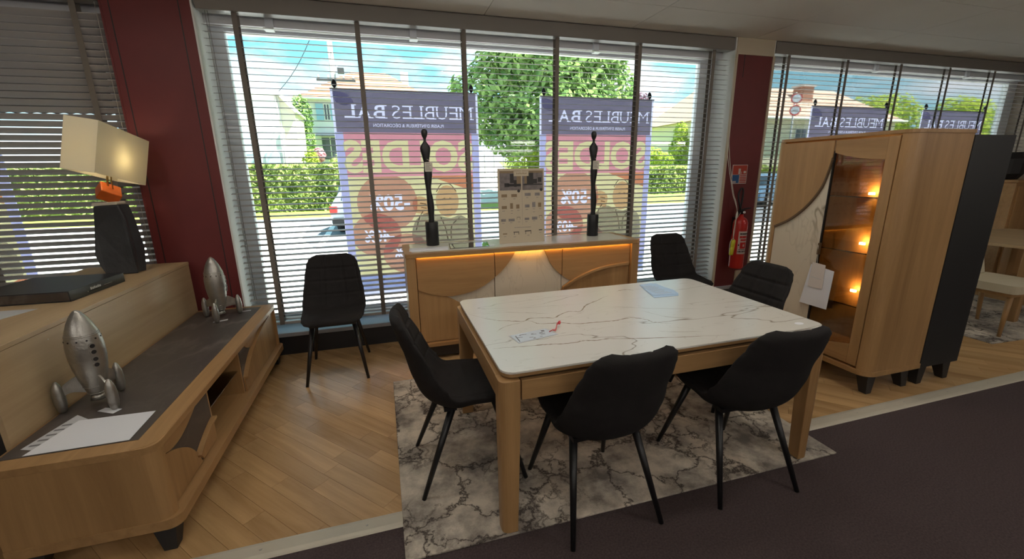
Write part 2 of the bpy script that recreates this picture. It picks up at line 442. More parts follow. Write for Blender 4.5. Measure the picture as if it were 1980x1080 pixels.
gt = N(t, 'ShaderNodeMapRange'); gt.inputs[1].default_value = 0.42; gt.inputs[2].default_value = 0.62; t.links.new(ng.outputs['Fac'], gt.inputs[0])
kk = N(t, 'ShaderNodeMath', operation='MULTIPLY'); t.links.new(k2, kk.inputs[0]); t.links.new(gt.outputs[0], kk.inputs[1])
ks = N(t, 'ShaderNodeMath', operation='MAXIMUM'); t.links.new(k1, ks.inputs[0]); t.links.new(kk.outputs[0], ks.inputs[1])
kp = N(t, 'ShaderNodeMath', operation='POWER'); kp.inputs[1].default_value = 1.4; t.links.new(ks.outputs[0], kp.inputs[0])
nb = N(t, 'ShaderNodeTexNoise'); nb.inputs['Scale'].default_value = 3.4; nb.inputs['Detail'].default_value = 11; nb.inputs['Roughness'].default_value = 0.7
t.links.new(c.outputs['Object'], nb.inputs['Vector'])
rb = N(t, 'ShaderNodeValToRGB')
rb.color_ramp.elements[0].position = 0.38; rb.color_ramp.elements[0].color = (0.20, 0.178, 0.158, 1)
rb.color_ramp.elements[1].position = 0.62; rb.color_ramp.elements[1].color = (0.66, 0.585, 0.48, 1)
t.links.new(nb.outputs['Fac'], rb.inputs[0])
mc = N(t, 'ShaderNodeMix', data_type='RGBA'); mc.inputs[7].default_value = (0.045, 0.035, 0.032, 1)
t.links.new(kp.outputs[0], mc.inputs[0]); t.links.new(rb.outputs[0], mc.inputs[6]); t.links.new(mc.outputs[2], b.inputs['Base Color'])
b.inputs['Roughness'].default_value = 0.95; b.inputs['Specular IOR Level'].default_value = 0.1
bp = N(t, 'ShaderNodeBump'); bp.inputs['Strength'].default_value = 0.4; bp.inputs['Distance'].default_value = 0.006; bp.invert = True
t.links.new(kp.outputs[0], bp.inputs['Height']); t.links.new(bp.outputs[0], b.inputs['Normal'])

plain('vein_ink', (0.30, 0.24, 0.17), 0.25, var=0.35, vscale=30)
plain('vein_pale', (0.46, 0.42, 0.35), 0.25, var=0.2, vscale=30)
# ---------------------------------------------------------------- the room
ZC = 2.785          # ceiling height
YW = 3.84           # inner face of window wall
YB = 3.91           # plane of the blinds
YG = 4.16           # glazing
XL, XR, YBK = -4.6, 12.0, -6.5
# floors
fl = struct('floor', B(XL, XR, 1.70, 3.86, -0.05, -0.008), 'dark_wood_strip', 'diagonal oak plank floor under the furniture display')
carpet = struct('floor_carpet', B(XL, XR, YBK, 1.63, -0.05, 0.0), 'carpet', 'dark charcoal carpet of the aisle')
tr1 = struct('trim_1', prism([(1.618, 0.0), (1.712, 0.0), (1.705, 0.006), (1.69, 0.009), (1.64, 0.009), (1.625, 0.006)], 'x', XL, XR), 'trim_metal', 'pale metal strip between oak floor and carpet')
for i in range(24):
    obj('screw', rings([(-4.4 + i * 0.42, 1.665, 0.0088, 0.006, 0.006), (-4.4 + i * 0.42, 1.665, 0.0102, 0.004, 0.004)], 8), 'screw_steel', tr1)
# planks, laid at 45 degrees
ca, sa = math.cos(math.radians(-42 - 90 + 90)), math.sin(math.radians(-42 - 90 + 90))
ang = math.radians(-48)
ca, sa = math.cos(ang), math.sin(ang)
PWID, PLEN, planks = 0.098, 0.56, []
rp = random.Random(3)
for j in range(-90, 150):
    off = rp.random() * PLEN
    u = -16.0 + off
    while u < 16.0:
        L = PLEN * rp.choice((0.8, 1.0, 1.0, 1.2))
        g = 0.0006
        q = [(u + g, j * PWID + g), (u + L - g, j * PWID + g), (u + L - g, (j + 1) * PWID - g), (u + g, (j + 1) * PWID - g)]
        q = [(p[0] * ca - p[1] * sa, p[0] * sa + p[1] * ca) for p in q]
        u += L
        q = cliprect(q, XL, XR, 1.70, 3.84)
        if len(q) >= 3:
            cx = sum(p[0] for p in q) / len(q); cyy = sum(p[1] for p in q) / len(q)
            planks.append((q, cx, cyy))
def plank_rank(p):
    q, x, y = p
    vis = 0
    if -0.98 < x < 0.05: vis = 0
    elif 2.05 < x < 4.9 and y < 2.6: vis = 1
    elif -0.1 < x < 2.4: vis = 2
    else: vis = 4
    return vis * 10 + math.hypot(x, y)
planks.sort(key=plank_rank)
for q, x, y in planks[:270]:
    obj('plank', prism(q, 'z', -0.008, 0.0), 'floor_oak', fl)
bm = bmesh.new()
for q, x, y in planks[270:]:
    prism(q, 'z', -0.008, 0.0, bm)
o = obj('planks', bm, 'floor_oak', fl); o['kind'] = 'stuff'
# ceiling with tiles
cl = struct('ceiling', B(XL, XR, YBK, YW + 0.5, ZC + 0.012, ZC + 0.1), 'ceiling_joint', 'dim off white tiled ceiling')
TX, TY = 1.40, 0.635
nt_ = 0
for i in range(-4, 7):
    x0 = 3.715 + i * TX
    for j in range(7):
        y1 = 3.315 - (j - 1) * TY; y0 = y1 - TY
        if j == 0: y1 = YW + 0.02
        a0, a1 = max(x0, XL), min(x0 + TX, XR)
        if a1 - a0 < 0.1: continue
        obj('ceiling_tile', B(a0 + 0.003, a1 - 0.003, y0 + 0.003, y1 - 0.003, ZC, ZC + 0.012), 'ceiling_tile', cl)
obj('ceiling_field', B(XL, XR, YBK, 3.315 - 6 * TY, ZC, ZC + 0.012), 'ceiling_tile', cl)
# other walls of the shop
struct('wall_back', B(XL, XR, YBK - 0.1, YBK, 0, ZC), 'wall_beige', 'beige wall at the back of the shop')
struct('wall_left', B(XL - 0.1, XL, YBK, 4.3, 0, ZC), 'wall_beige', 'beige wall left of the windows')
struct('wall_right', B(XR, XR + 0.1, YBK, 4.3, 0, ZC), 'wall_beige', 'beige wall at the far right')
# window wall: pillars, lintel, plinth
PILL = ((-1.725, -1.205), (3.512, 3.985))
w1 = structE('wall_front', 'window wall with dark red pillars', (0, YW, 0))
obj('lintel', B(XL, XR, YW + 0.04, 4.35, 2.70, ZC + 0.1), 'grey_lintel', w1)
obj('lintel_panel', B(XL, XR, 4.02, 4.30, 2.625, 2.70), 'grey_lintel', w1)
obj('plinth', B(XL, XR, 3.825, 4.28, -0.05, 0.165), 'plinth_black', w1)
obj('window_sill', B(XL, XR, 3.81, 4.28, 0.165, 0.20), 'sill_grey', w1, 0.004)
# left pillar
obj('red_pillar', B(PILL[0][0], PILL[0][1], YW, 4.28, 0.0, ZC), 'red_paint', w1, 0.004)
for x in (PILL[0][0] + 0.045, PILL[0][1] - 0.07):
    obj('panel_joint', B(x - 0.003, x + 0.003, YW - 0.002, YW + 0.001, 0.0, ZC), 'black_lacquer', w1)
obj('reveal', B(PILL[0][1], PILL[0][1] + 0.012, YW + 0.002, 4.28, 0.2, ZC), 'white_paint', w1)
obj('reveal', B(PILL[0][0] - 0.012, PILL[0][0], YW + 0.002, 4.28, 0.2, ZC), 'red_paint', w1)
# right pillar: cream above, red below, pale corner beads
obj('red_pillar', B(PILL[1][0] + 0.012, PILL[1][1] - 0.012, YW, 4.28, 0.0, 2.63), 'red_paint', w1, 0.003)
obj('cream_pillar_head', B(PILL[1][0], PILL[1][1], YW - 0.004, 4.28, 2.63, ZC), 'cream_paint', w1, 0.003)
obj('panel_joint', B(3.615, 3.621, YW - 0.002, YW + 0.001, 2.42, 2.63), 'black_lacquer', w1)
for x0, x1 in ((PILL[1][0] - 0.012, PILL[1][0] + 0.014), (PILL[1][1] - 0.014, PILL[1][1] + 0.012)):
    obj('corner_bead', B(x0, x1, YW - 0.012, 4.0, 0.2, 2.63), 'cream_paint', w1, 0.003)
for x0, x1 in ((PILL[1][0] - 0.014, PILL[1][0]), (PILL[1][1], PILL[1][1] + 0.014)):
    obj('reveal', B(x0, x1, YW + 0.005, 4.28, 0.2, ZC), 'white_paint', w1)
# glazing
def window(name, label, x0, x1, mull):
    w = structE(name, label, ((x0 + x1) / 2, YG, 0.2))
    fr = 0.095
    for a0, a1 in [(x0, x0 + fr), (x1 - fr * 1.9, x1)] + [(m_ - 0.03, m_ + 0.03) for m_ in mull]:
        obj('stile', B(a0, a1, YG - 0.035, YG + 0.035, 0.2, 2.63), 'white_frame', w, 0.004)
    obj('rail', B(x0, x1, YG - 0.03, YG + 0.03, 0.2, 0.27), 'white_frame', w, 0.004)
    obj('rail', B(x0, x1, YG - 0.03, YG + 0.03, 2.605, 2.66), 'white_frame', w, 0.004)
    xs = [x0 + fr] + list(mull) + [x1 - fr]
    for i in range(len(xs) - 1):
        obj('pane', B(xs[i], xs[i + 1], YG - 0.003, YG + 0.003, 0.26, 2.62), 'window_glass', w)
    return w
window('window_1', 'wide shop window behind the oak sideboard', PILL[0][1] + 0.012, PILL[1][0] - 0.014, [])
window('window_2', 'shop window behind the lamp at the left', XL, PILL[0][0] - 0.012, [])
window('window_3', 'shop window behind the glazed display cabinet', PILL[1][1] + 0.014, 8.62, [])
obj('wall_panel', B(8.62, XR, YW, 4.28, 0.0, ZC), 'wall_beige', w1)

# ---------------------------------------------------------------- venetian blinds
def slat_mesh(L, tilt):
    bm = bmesh.new(); n = 6; w = 0.050; th = 0.0009
    top, bot = [], []
    for i in range(n + 1):
        s = -w / 2 + w * i / n
        h = 0.0032 * (1 - (2 * i / n - 1) ** 2)
        for lst, d in ((top, th), (bot, -th)):
            yy, zz = s, h + d
            y2 = yy * math.cos(tilt) - zz * math.sin(tilt); z2 = yy * math.sin(tilt) + zz * math.cos(tilt)
            lst.append((y2, z2))
    ring = top + bot[::-1]
    A = [bm.verts.new((-L / 2, p[0], p[1])) for p in ring]; C = [bm.verts.new((L / 2, p[0], p[1])) for p in ring]
    k = len(ring)
    for i in range(k):
        f = bm.faces.new([A[i], A[(i + 1) % k], C[(i + 1) % k], C[i]]); f.smooth = i not in (n, k - 1)
    bm.faces.new(A[::-1]); bm.faces.new(C)
    bmesh.ops.recalc_face_normals(bm, faces=bm.faces)
    me = bpy.data.meshes.new('slat'); bm.to_mesh(me); bm.free(); me.materials.append(MATS['slat_taupe'])
    return me
def blind(label, x0, x1, tilt, tapes, brackets, pitch=0.0465, zbot=0.27, wob=0.006):
    cx = (x0 + x1) / 2; L = x1 - x0
    r = thing('venetian_blind', label, 'blind', (cx, YB, zbot), 0, 'venetian blinds of the shop windows')
    obj('headrail', prism([(YB - 0.065, 2.665), (YB + 0.03, 2.665), (YB + 0.03, ZC - 0.006), (YB - 0.065, ZC - 0.006)], 'x', x0 - 0.004, x1 + 0.004), 'headrail', r, 0.004)
    me = slat_mesh(L - 0.012, tilt)
    n = int((2.655 - zbot - 0.03) / pitch); rw = random.Random(int(x0 * 100))
    for i in range(n):
        s = obj('slat', me, None, r)
        s.location = (0, 0, 0.035 + i * pitch)
        s.rotation_euler = (rw.uniform(-wob, wob) * 4, rw.uniform(-wob, wob) * 0.12, 0)
    obj('bottom_rail', B(x0 + 0.006, x1 - 0.006, YB - 0.026, YB + 0.026, zbot - 0.012, zbot + 0.012), 'slat_taupe', r, 0.003)
    for x in tapes:
        for y in (YB - 0.029, YB + 0.029):
            obj('ladder_tape', B(x - 0.018, x + 0.018, y - 0.0007, y + 0.0007, zbot - 0.012, 2.67), 'tape_taupe', r)
    for x in brackets:
        bm = B(x - 0.028, x + 0.028, YB + 0.085, YB + 0.12, 2.60, 2.70); box(bm, x - 0.034, x + 0.034, YB + 0.03, YB + 0.12, 2.592, 2.60)
        obj('bracket', bm, 'white_frame', r, 0.002)
    return r
bl1 = blind('wide taupe venetian blind with open slats behind the oak sideboard', PILL[0][1] + 0.03, PILL[1][0] - 0.03, math.radians(9), [-0.95 + 0.8455 * k for k in range(6)], (0.335, 2.03, -0.75))
bl2 = blind('taupe venetian blind with half closed slats behind the table lamp', XL + 0.05, PILL[0][0] - 0.03, math.radians(-46), [-1.905, -2.75, -3.6], (-2.4,))
bl3 = blind('taupe venetian blind with open slats behind the glazed display cabinet', PILL[1][1] + 0.03, 8.58, math.radians(7), [4.235 + 0.842 * k for k in range(6)], (5.7, 7.32))
# thin lift cords of the left window's blind and the main blind
obj('lift_cord', T((-1.775, YB - 0.034, 0.6), (-1.775, YB - 0.034, 2.67), 0.0015, n=6), 'cord_white', bl2)
for x in (-1.13, -1.115):
    obj('lift_cord', T((x, YB - 0.034, 0.5), (x, YB - 0.034, 2.67), 0.0015, n=6), 'tape_taupe', bl1)

# ---------------------------------------------------------------- unseen fill tubes added behind the viewer to brighten room and ceiling
for k, (x, y) in enumerate([(-2.6, -0.7), (0.4, -0.7), (3.4, -0.7), (6.4, -0.7), (-2.6, -3.6), (0.4, -3.6), (3.4, -3.6), (6.4, -3.6)]):
    lp = thing('fill_tube', 'added fill tube %s over the %s' % (('at the far left', 'left of centre', 'right of centre', 'at the far right')[k % 4], 'dark carpet aisle' if k < 4 else 'rear of the shop'), 'ceiling light', (x, y, ZC - 0.72), 0, 'added fill tubes behind the viewer')
    obj('housing', prism(rrect(y - 0.03, y + 0.03, ZC - 0.63, ZC - 0.60, 0.008), 'x', x - 0.75, x + 0.75), 'white_frame', lp)
    obj('tube', T((x - 0.74, y, ZC - 0.68), (x + 0.74, y, ZC - 0.68), 0.042, n=16), 'fill_tube_glow', lp)
    for dx in (-0.6, 0.6):
        obj('suspension', T((x + dx, y, ZC - 0.60), (x + dx, y, ZC), 0.003, n=6), 'screw_steel', lp)
# recessed round downlights over the furniture display, in the ceiling above the frame
for k, (x, y) in enumerate([(-1.75, 2.35), (-0.45, 2.35), (0.85, 2.35), (2.15, 2.35), (4.75, 1.85), (0.2, 0.9), (2.2, 0.9)]):
    lp = thing('downlight', 'round recessed ceiling downlight ' + ('above the slate topped stand', 'above the plank floor', 'above the left half of the dining table', 'above the right half of the dining table', 'above the neighbouring display', 'left one over the edge of the carpet', 'right one over the edge of the carpet')[k], 'ceiling light', (x, y, ZC - 0.01), 0, 'recessed downlights over the display')
    obj('bezel', rings([(x, y, ZC - 0.006, 0.078, 0.078), (x, y, ZC, 0.082, 0.082)], 24), 'white_frame', lp)
    obj('lens', rings([(x, y, ZC - 0.009, 0.058, 0.058), (x, y, ZC - 0.0062, 0.060, 0.060)], 24), 'spot_lamp', lp)
# ---------------------------------------------------------------- rug
rug = obj('area_rug', prism([(-0.045, 1.43), (2.235, 1.415), (2.25, 2.99), (-0.06, 3.005)], 'z', 0.0005, 0.0105), 'rug', bevel=0.003)
tag(rug, 'grey and beige area rug with a cracked stone pattern under the dining table', 'rug')
ZR = 0.0105
# ---------------------------------------------------------------- dining table
tx0, tx1, ty0, ty1 = 0.375, 2.035, 1.44, 2.465
tb = thing('dining_table', 'rectangular oak dining table with a pale marbled ceramic top', 'table', ((tx0 + tx1) / 2, (ty0 + ty1) / 2, ZR))
obj('tabletop', prism(rrect(tx0, tx1, ty0, ty1, 0.055), 'z', 0.747, 0.757), 'ceramic_table', tb, 0.002)
def ribbon(pts, w, z):
    bm = bmesh.new(); c_ = smoothcurve(pts, 5); rv = random.Random(len(pts)); L_, R_ = [], []
    for i, p in enumerate(c_):
        q0, q1 = c_[max(i - 1, 0)], c_[min(i + 1, len(c_) - 1)]; d = Vector((q1[0] - q0[0], q1[1] - q0[1])); d.normalize()
        k = w * (0.35 + 0.9 * rv.random()) * min(1, 0.15 + 4 * min(i, len(c_) - 1 - i) / len(c_)); jx = rv.uniform(-0.002, 0.002)
        L_.append(bm.verts.new((p[0] - d.y * k + jx, p[1] + d.x * k + jx, z))); R_.append(bm.verts.new((p[0] + d.y * k + jx, p[1] - d.x * k + jx, z)))
    for i in range(len(c_) - 1): bm.faces.new([R_[i], R_[i + 1], L_[i + 1], L_[i]])
    return bm
for pts, w, m_ in (([(0.384, 2.185), (0.453, 2.09), (0.505, 2.038), (0.565, 2.009), (0.636, 1.98), (0.682, 2.012), (0.748, 1.998), (0.808, 1.978), (0.848, 2.009), (0.921, 2.049), (0.983, 2.032), (1.054, 2.113), (1.116, 2.156), (1.172, 2.185), (1.231, 2.229), (1.277, 2.249)], 0.0042, 'vein_ink'),
                   ([(0.661, 1.985), (0.68, 1.956), (0.697, 1.923), (0.764, 1.903), (0.821, 1.889), (0.887, 1.855), (0.954, 1.848), (1.039, 1.839), (1.104, 1.837), (1.18, 1.851), (1.222, 1.828), (1.249, 1.793), (1.261, 1.755), (1.302, 1.725), (1.343, 1.706)], 0.0042, 'vein_ink'),
                   ([(0.396, 1.686), (0.461, 1.679), (0.544, 1.666), (0.611, 1.659), (0.659, 1.652), (0.715, 1.641), (0.775, 1.636), (0.814, 1.643), (0.876, 1.628), (0.939, 1.627), (1.055, 1.592), (1.2, 1.553), (1.367, 1.517), (1.501, 1.488)], 0.0040, 'vein_ink'),
                   ([(0.539, 2.171), (0.647, 2.124), (0.721, 2.09), (0.804, 2.052)], 0.003, 'vein_pale'), ([(1.137, 2.08), (1.289, 1.995), (1.391, 1.946), (1.646, 1.848)], 0.003, 'vein_pale'), ([(1.207, 1.642), (1.273, 1.605), (1.409, 1.566)], 0.003, 'vein_pale'),
                   ([(0.464, 1.878), (0.508, 1.923), (0.565, 1.951), (0.63, 1.962)], 0.003, 'vein_pale'), ([(1.38, 2.326), (1.42, 2.335), (1.463, 2.337), (1.493, 2.299)], 0.0035, 'vein_ink'), ([(1.307, 1.934), (1.377, 1.80), (1.493, 1.743)], 0.0032, 'vein_pale')):
    obj('printed_vein', ribbon(pts, w, 0.75715), m_, bpy.data.objects['tabletop'])
obj('wood_rim', prism(rrect(tx0 + 0.004, tx1 - 0.004, ty0 + 0.004, ty1 - 0.004, 0.052), 'z', 0.731, 0.7465), 'oak_x', tb, 0.003)
lx, ly = 0.085, 0.075
def leg_bm(x, y, sx, sy_):
    # outer corner rounded, tapering towards the floor
    bm = bmesh.new(); R = []
    for z, k in ((ZR, 0.80), (0.35, 0.92), (0.60, 1.0), (0.722, 1.0)):
        w, d = lx * k, ly * k; ring = []
        pts = [(w, d)] + [(w, 0)]
        rad = 0.03
        arc = [(rad - rad * math.sin(a), rad - rad * math.cos(a)) for a in [math.radians(q) for q in (0, 18, 36, 54, 72, 90)]]
        pts = [(w, d), (w, 0)] + arc + [(0, d)]
        R.append([bm.verts.new((x + sx * p[0], y + sy_ * p[1], z)) for p in pts])
    n = len(R[0])
    for i in range(3):
        for k in range(n):
            bm.faces.new([R[i][k], R[i][(k + 1) % n], R[i + 1][(k + 1) % n], R[i + 1][k]])
    bm.faces.new(R[0]); bm.faces.new(R[-1])
    bmesh.ops.recalc_face_normals(bm, faces=bm.faces); return bm
e = 0.014
for (x, sx) in ((tx0 - e, 1), (tx1 + e, -1)):
    for (y, sy_) in ((ty0 - e * 0.5, 1), (ty1 + e * 0.5, -1)):
        obj('leg', leg_bm(x, y, sx, sy_), 'oak_z', tb, 0.003)
for (y0, y1) in ((ty0 + 0.002, ty0 + 0.028), (ty1 - 0.028, ty1 - 0.002)):
    obj('apron', B(tx0 + lx - 0.006, tx1 - lx + 0.006, y0, y1, 0.630, 0.714), 'oak_x', tb, 0.002)
for (x0, x1) in ((tx0 - e + 0.002, tx0 + 0.02), (tx1 - 0.02, tx1 + e - 0.002)):
    obj('apron', B(x0, x1, ty0 + ly - 0.01, ty1 - ly + 0.01, 0.63, 0.722), 'oak_y', tb, 0.003)
obj('under_frame', B(tx0 + 0.03, tx1 - 0.03, ty0 + 0.035, ty1 - 0.035, 0.70, 0.731), 'dark_wood_strip', tb)

# ---------------------------------------------------------------- chairs
prof = [(0.245, 0.452), (0.235, 0.462), (0.20, 0.469), (0.12, 0.465), (0.02, 0.456), (-0.06, 0.450), (-0.12, 0.455), (-0.165, 0.476), (-0.20, 0.515), (-0.225, 0.57), (-0.25, 0.64), (-0.275, 0.715), (-0.30, 0.785), (-0.318, 0.84), (-0.325, 0.868), (-0.327, 0.878)]
pc = smoothcurve(prof, 5)
dl = [0.0]
for a, b_ in zip(pc, pc[1:]): dl.append(dl[-1] + math.hypot(b_[0] - a[0], b_[1] - a[1]))
TOT = dl[-1]
def prof_at(s):
    s *= TOT
    for i in range(len(dl) - 1):
        if dl[i + 1] >= s or i == len(dl) - 2:
            k = (s - dl[i]) / (dl[i + 1] - dl[i] + 1e-9); return tuple(pc[i][j] + k * (pc[i + 1][j] - pc[i][j]) for j in (0, 1))
def interp(tab, s):
    for (a, va), (b_, vb) in zip(tab, tab[1:]):
        if s <= b_:
            k = (s - a) / (b_ - a); k = k * k * (3 - 2 * k); return va + k * (vb - va)
    return tab[-1][1]
HW = [(0, 0.150), (0.012, 0.175), (0.035, 0.195), (0.09, 0.212), (0.2, 0.224), (0.45, 0.236), (0.6, 0.230), (0.78, 0.212), (0.90, 0.196), (0.95, 0.180), (0.98, 0.155), (1.0, 0.115)]
CURL = [(0, 0.0), (0.12, 0.008), (0.35, 0.035), (0.5, 0.080), (0.7, 0.066), (0.88, 0.044), (1.0, 0.030)]
TB = [(0, 0.022), (0.25, 0.036), (0.5, 0.044), (0.62, 0.036), (0.8, 0.024), (1.0, 0.02)]
def shell(s0, s1, ns, nu, t0, seams=()):
    bm = bmesh.new(); F, K = [], []
    for i in range(ns + 1):
        s = s0 + (s1 - s0) * i / ns
        p = prof_at(s); pa = prof_at(max(0, s - 0.02)); pb = prof_at(min(1, s + 0.02))
        tx, tz = pb[0] - pa[0], pb[1] - pa[1]; ln = math.hypot(tx, tz); nx, nz_ = tz / ln, -tx / ln   # normal towards the sitter
        hw = interp(HW, s); cu = interp(CURL, s); t1 = interp(TB, s)
        end = 1.0
        if s < 0.04: end = math.sqrt(max(0, 1 - (1 - s / 0.04) ** 2))
        if s > 0.965: end = math.sqrt(max(0, 1 - (1 - (1 - s) / 0.035) ** 2))
        end = max(end, 0.12)
        rowF, rowK = [], []
        for j in range(nu + 1):
            u = math.sin((-1 + 2 * j / nu) * PI / 2)
            edge = max((1 - abs(u) ** 9) ** 0.5, 0.10)
            th = end * edge
            o_ = cu * abs(u) ** 2.4
            dip = 0.0
            for kind, pos, dep, wd in seams:
                d = (s - pos) if kind == 'h' else (u - pos)
                dip += dep * math.exp(-(d / wd) ** 2)
            f = (t0 + 0.006 * math.cos(u * PI / 2) - dip) * th; k = -t1 * th
            x = u * hw
            rowF.append(bm.verts.new((x, p[0] + nx * (o_ + f), p[1] + nz_ * (o_ + f))))
            rowK.append(bm.verts.new((x, p[0] + nx * (o_ + k), p[1] + nz_ * (o_ + k))))
        F.append(rowF); K.append(rowK)
    for i in range(ns):
        for j in range(nu):
            bm.faces.new([F[i][j], F[i][j + 1], F[i + 1][j + 1], F[i + 1][j]]); bm.faces.new([K[i][j], K[i + 1][j], K[i + 1][j + 1], K[i][j + 1]])
        bm.faces.new([F[i][0], F[i + 1][0], K[i + 1][0], K[i][0]]); bm.faces.new([F[i][nu], K[i][nu], K[i + 1][nu], F[i + 1][nu]])
    for j in range(nu):
        if s0 == 0: bm.faces.new([F[0][j], K[0][j], K[0][j + 1], F[0][j + 1]])
        if s1 == 1: bm.faces.new([F[ns][j], F[ns][j + 1], K[ns][j + 1], K[ns][j]])
    bmesh.ops.recalc_face_normals(bm, faces=bm.faces)
    return bm
SB_ = 0.47
def make_chair(label, loc, rotz):
    t = thing('dining_chair', label, 'chair', loc, rotz, 'dark grey upholstered dining chairs')
    seat = obj('seat', shell(0, SB_ + 0.004, 32, 36, 0.022, [('v', -0.86, 0.004, 0.02), ('v', 0.86, 0.004, 0.02)]), 'chair_fabric', t, local=True, smooth=True)
    obj('backrest', shell(SB_, 1, 56, 52, 0.022, [('v', -0.86, 0.004, 0.02), ('v', 0.86, 0.004, 0.02), ('h', 0.86, 0.010, 0.009), ('h', 0.74, 0.010, 0.009), ('h', 0.61, 0.008, 0.009), ('v', -0.34, 0.010, 0.03), ('v', 0.34, 0.010, 0.03)]), 'chair_fabric', t, local=True, smooth=True)
    for sx in (-1, 1):
        for fx, fy, ax, ay in ((0.215, 0.255, 0.145, 0.13), (0.215, -0.255, 0.145, -0.085)):
            obj('leg', T((sx * ax, ay, 0.43), (sx * fx, fy, 0.0), 0.019, 0.0105, 14), 'black_metal', t, local=True)
    bm = bmesh.new()
    box(bm, -0.165, 0.165, 0.10, 0.16, 0.415, 0.435); box(bm, -0.165, 0.165, -0.13, -0.07, 0.412, 0.432); box(bm, -0.03, 0.03, -0.10, 0.13, 0.412, 0.432)
    obj('seat_mount', bm, 'black_metal', t, local=True)
    return t
chB = make_chair('dark grey padded chair at the left end of the dining table, seen from the side', (0.31, 1.955, ZR), -PI / 2)
chC = dup(chB, (0.825, 1.545, 0.005), 0.03, 'dark grey padded chair nearest the camera, back turned, at the front left of the table')
chD = dup(chB, (1.58, 1.53, 0.005), -0.05, 'dark grey padded chair with its back turned at the front right of the table')
for c_ in (chC, chD): c_.rotation_euler.x = 0.0205   # front feet stand on the rug, rear feet on the carpet
dup(chB, (2.135, 2.155, ZR), PI / 2, 'dark grey quilted chair at the right end of the table beside the display cabinet')
dup(chB, (2.70, 3.37, 0.0), PI - 0.05, 'dark grey padded chair by the window between the sideboard and the fire extinguisher')
dup(chB, (-0.46, 3.395, 0.0), PI + 0.02, 'dark grey padded chair by the window between the rockets and the sideboard')

# ---------------------------------------------------------------- sideboard
SX0, SX1, SY0, SY1, SZ0, SZ1 = 0.105, 2.165, 3.29, 3.80, 0.125, 0.91
sb = thing('sideboard', 'long oak sideboard with marbled ceramic inlay and amber light strip', 'sideboard', ((SX0 + SX1) / 2, (SY0 + SY1) / 2, 0))
for a0, a1 in ((SX0 + 0.002, SX0 + 0.075), (SX1 - 0.075, SX1 - 0.002)):
    obj('side_panel', B(a0, a1, SY0 + 0.004, SY1, SZ0 + 0.03, 0.878), 'oak_z', sb, 0.003)
obj('back_panel', B(SX0 + 0.07, SX1 - 0.07, SY1 - 0.02, SY1 - 0.005, SZ0 + 0.03, 0.878), 'oak_z', sb)
obj('base_rail', prism(rrect(SX0, SX1, SY0, SY1, 0.03), 'z', SZ0, SZ0 + 0.03), 'oak_x', sb, 0.003)
tp = obj('top', prism(rrect(SX0 - 0.004, SX1 + 0.004, SY0 - 0.004, SY1, 0.03), 'z', 0.878, 0.9095), 'oak_x', sb, 0.003)
obj('ceramic_inset', B(SX0 + 0.055, SX1 - 0.055, SY0 + 0.06, SY1 - 0.03, 0.9095, 0.9105), 'ceramic_table', tp)
obj('light_strip', B(SX0 + 0.09, SX1 - 0.09, SY0 + 0.014, SY0 + 0.026, 0.8755, 0.8778), 'led_amber', sb)
YD = SY0 + 0.046
upL = smoothcurve([(0.18, 0.612), (0.30, 0.565), (0.404, 0.541), (0.50, 0.541), (0.62, 0.562), (0.72, 0.601), (0.814, 0.663), (0.90, 0.738), (0.964, 0.814), (1.003, 0.88)], 4)
upR = smoothcurve([(1.252, 0.88), (1.285, 0.81), (1.333, 0.72), (1.42, 0.635), (1.531, 0.572), (1.66, 0.63), (1.79, 0.665), (1.92, 0.682), (2.09, 0.69)], 4)
loL = smoothcurve([(0.18, 0.606), (0.30, 0.572), (0.417, 0.532), (0.507, 0.479), (0.61, 0.40), (0.70, 0.30), (0.77, 0.155)], 4)
loR = smoothcurve([(1.36, 0.46), (1.447, 0.52), (1.56, 0.583), (1.679, 0.627), (1.79, 0.655), (1.92, 0.672), (2.09, 0.68)], 4)
P_upL = upL + [(0.18, 0.88)]
P_upR = [(2.09, 0.88)] + upR
P_upR = upR + [(2.09, 0.88)]
P_loL = [(0.18, 0.155)] + loL
P_loR = [(1.10, 0.155)] + loR + [(2.09, 0.155)]
P_loR = [(1.12, 0.155), (1.24, 0.32)] + loR + [(2.09, 0.155)]
for d0, d1 in ((SX0 + 0.081, 0.816), (0.822, 1.4195), (1.4255, SX1 - 0.081)):
    dr = obj('door', B(d0, d1, YD, YD + 0.02, 0.160, 0.866), 'ceramic_inlay', sb, 0.001)
    for nm, P, mt, dep in (('upper_panel', P_upL, 'oak_x', 0.022), ('upper_panel', P_upR, 'oak_x', 0.018), ('lower_panel', P_loL, 'oak_z', 0.012), ('lower_panel', P_loR, 'oak_z', 0.010)):
        q = cliprect(P, d0 + 0.0005, d1 - 0.0005, 0.161, 0.865)
        if len(q) > 2: obj(nm, prism(q, 'y', YD - dep, YD), mt, dr, 0.002)
    st = smoothcurve([(1.40, 0.485), (1.447, 0.517), (1.56, 0.580), (1.679, 0.626), (1.79, 0.655), (1.92, 0.673), (2.07, 0.683)], 5)
    strip = st + [(p[0] - 0.004, p[1] + 0.022) for p in st[::-1]]
    q = cliprect(strip, d0 + 0.002, d1 - 0.002, 0.17, 0.86)
    if len(q) > 2 and d0 > 1: obj('curved_handle', prism(q, 'y', YD - 0.038, YD - 0.009), 'oak_x', dr, 0.003)
for x in (SX0 + 0.12, SX1 - 0.12):
    for y in (SY0 + 0.07, SY1 - 0.07):
        obj('leg', T((x, y, SZ0), (x, y, 0), 0.03, 0.022, 4), 'black_lacquer', sb)
obj('plinth', B(SX0 + 0.06, SX1 - 0.06, SY0 + 0.05, SY1 - 0.05, 0.02, SZ0), 'black_lacquer', sb)  # black box standing in for the shadow under the sideboard

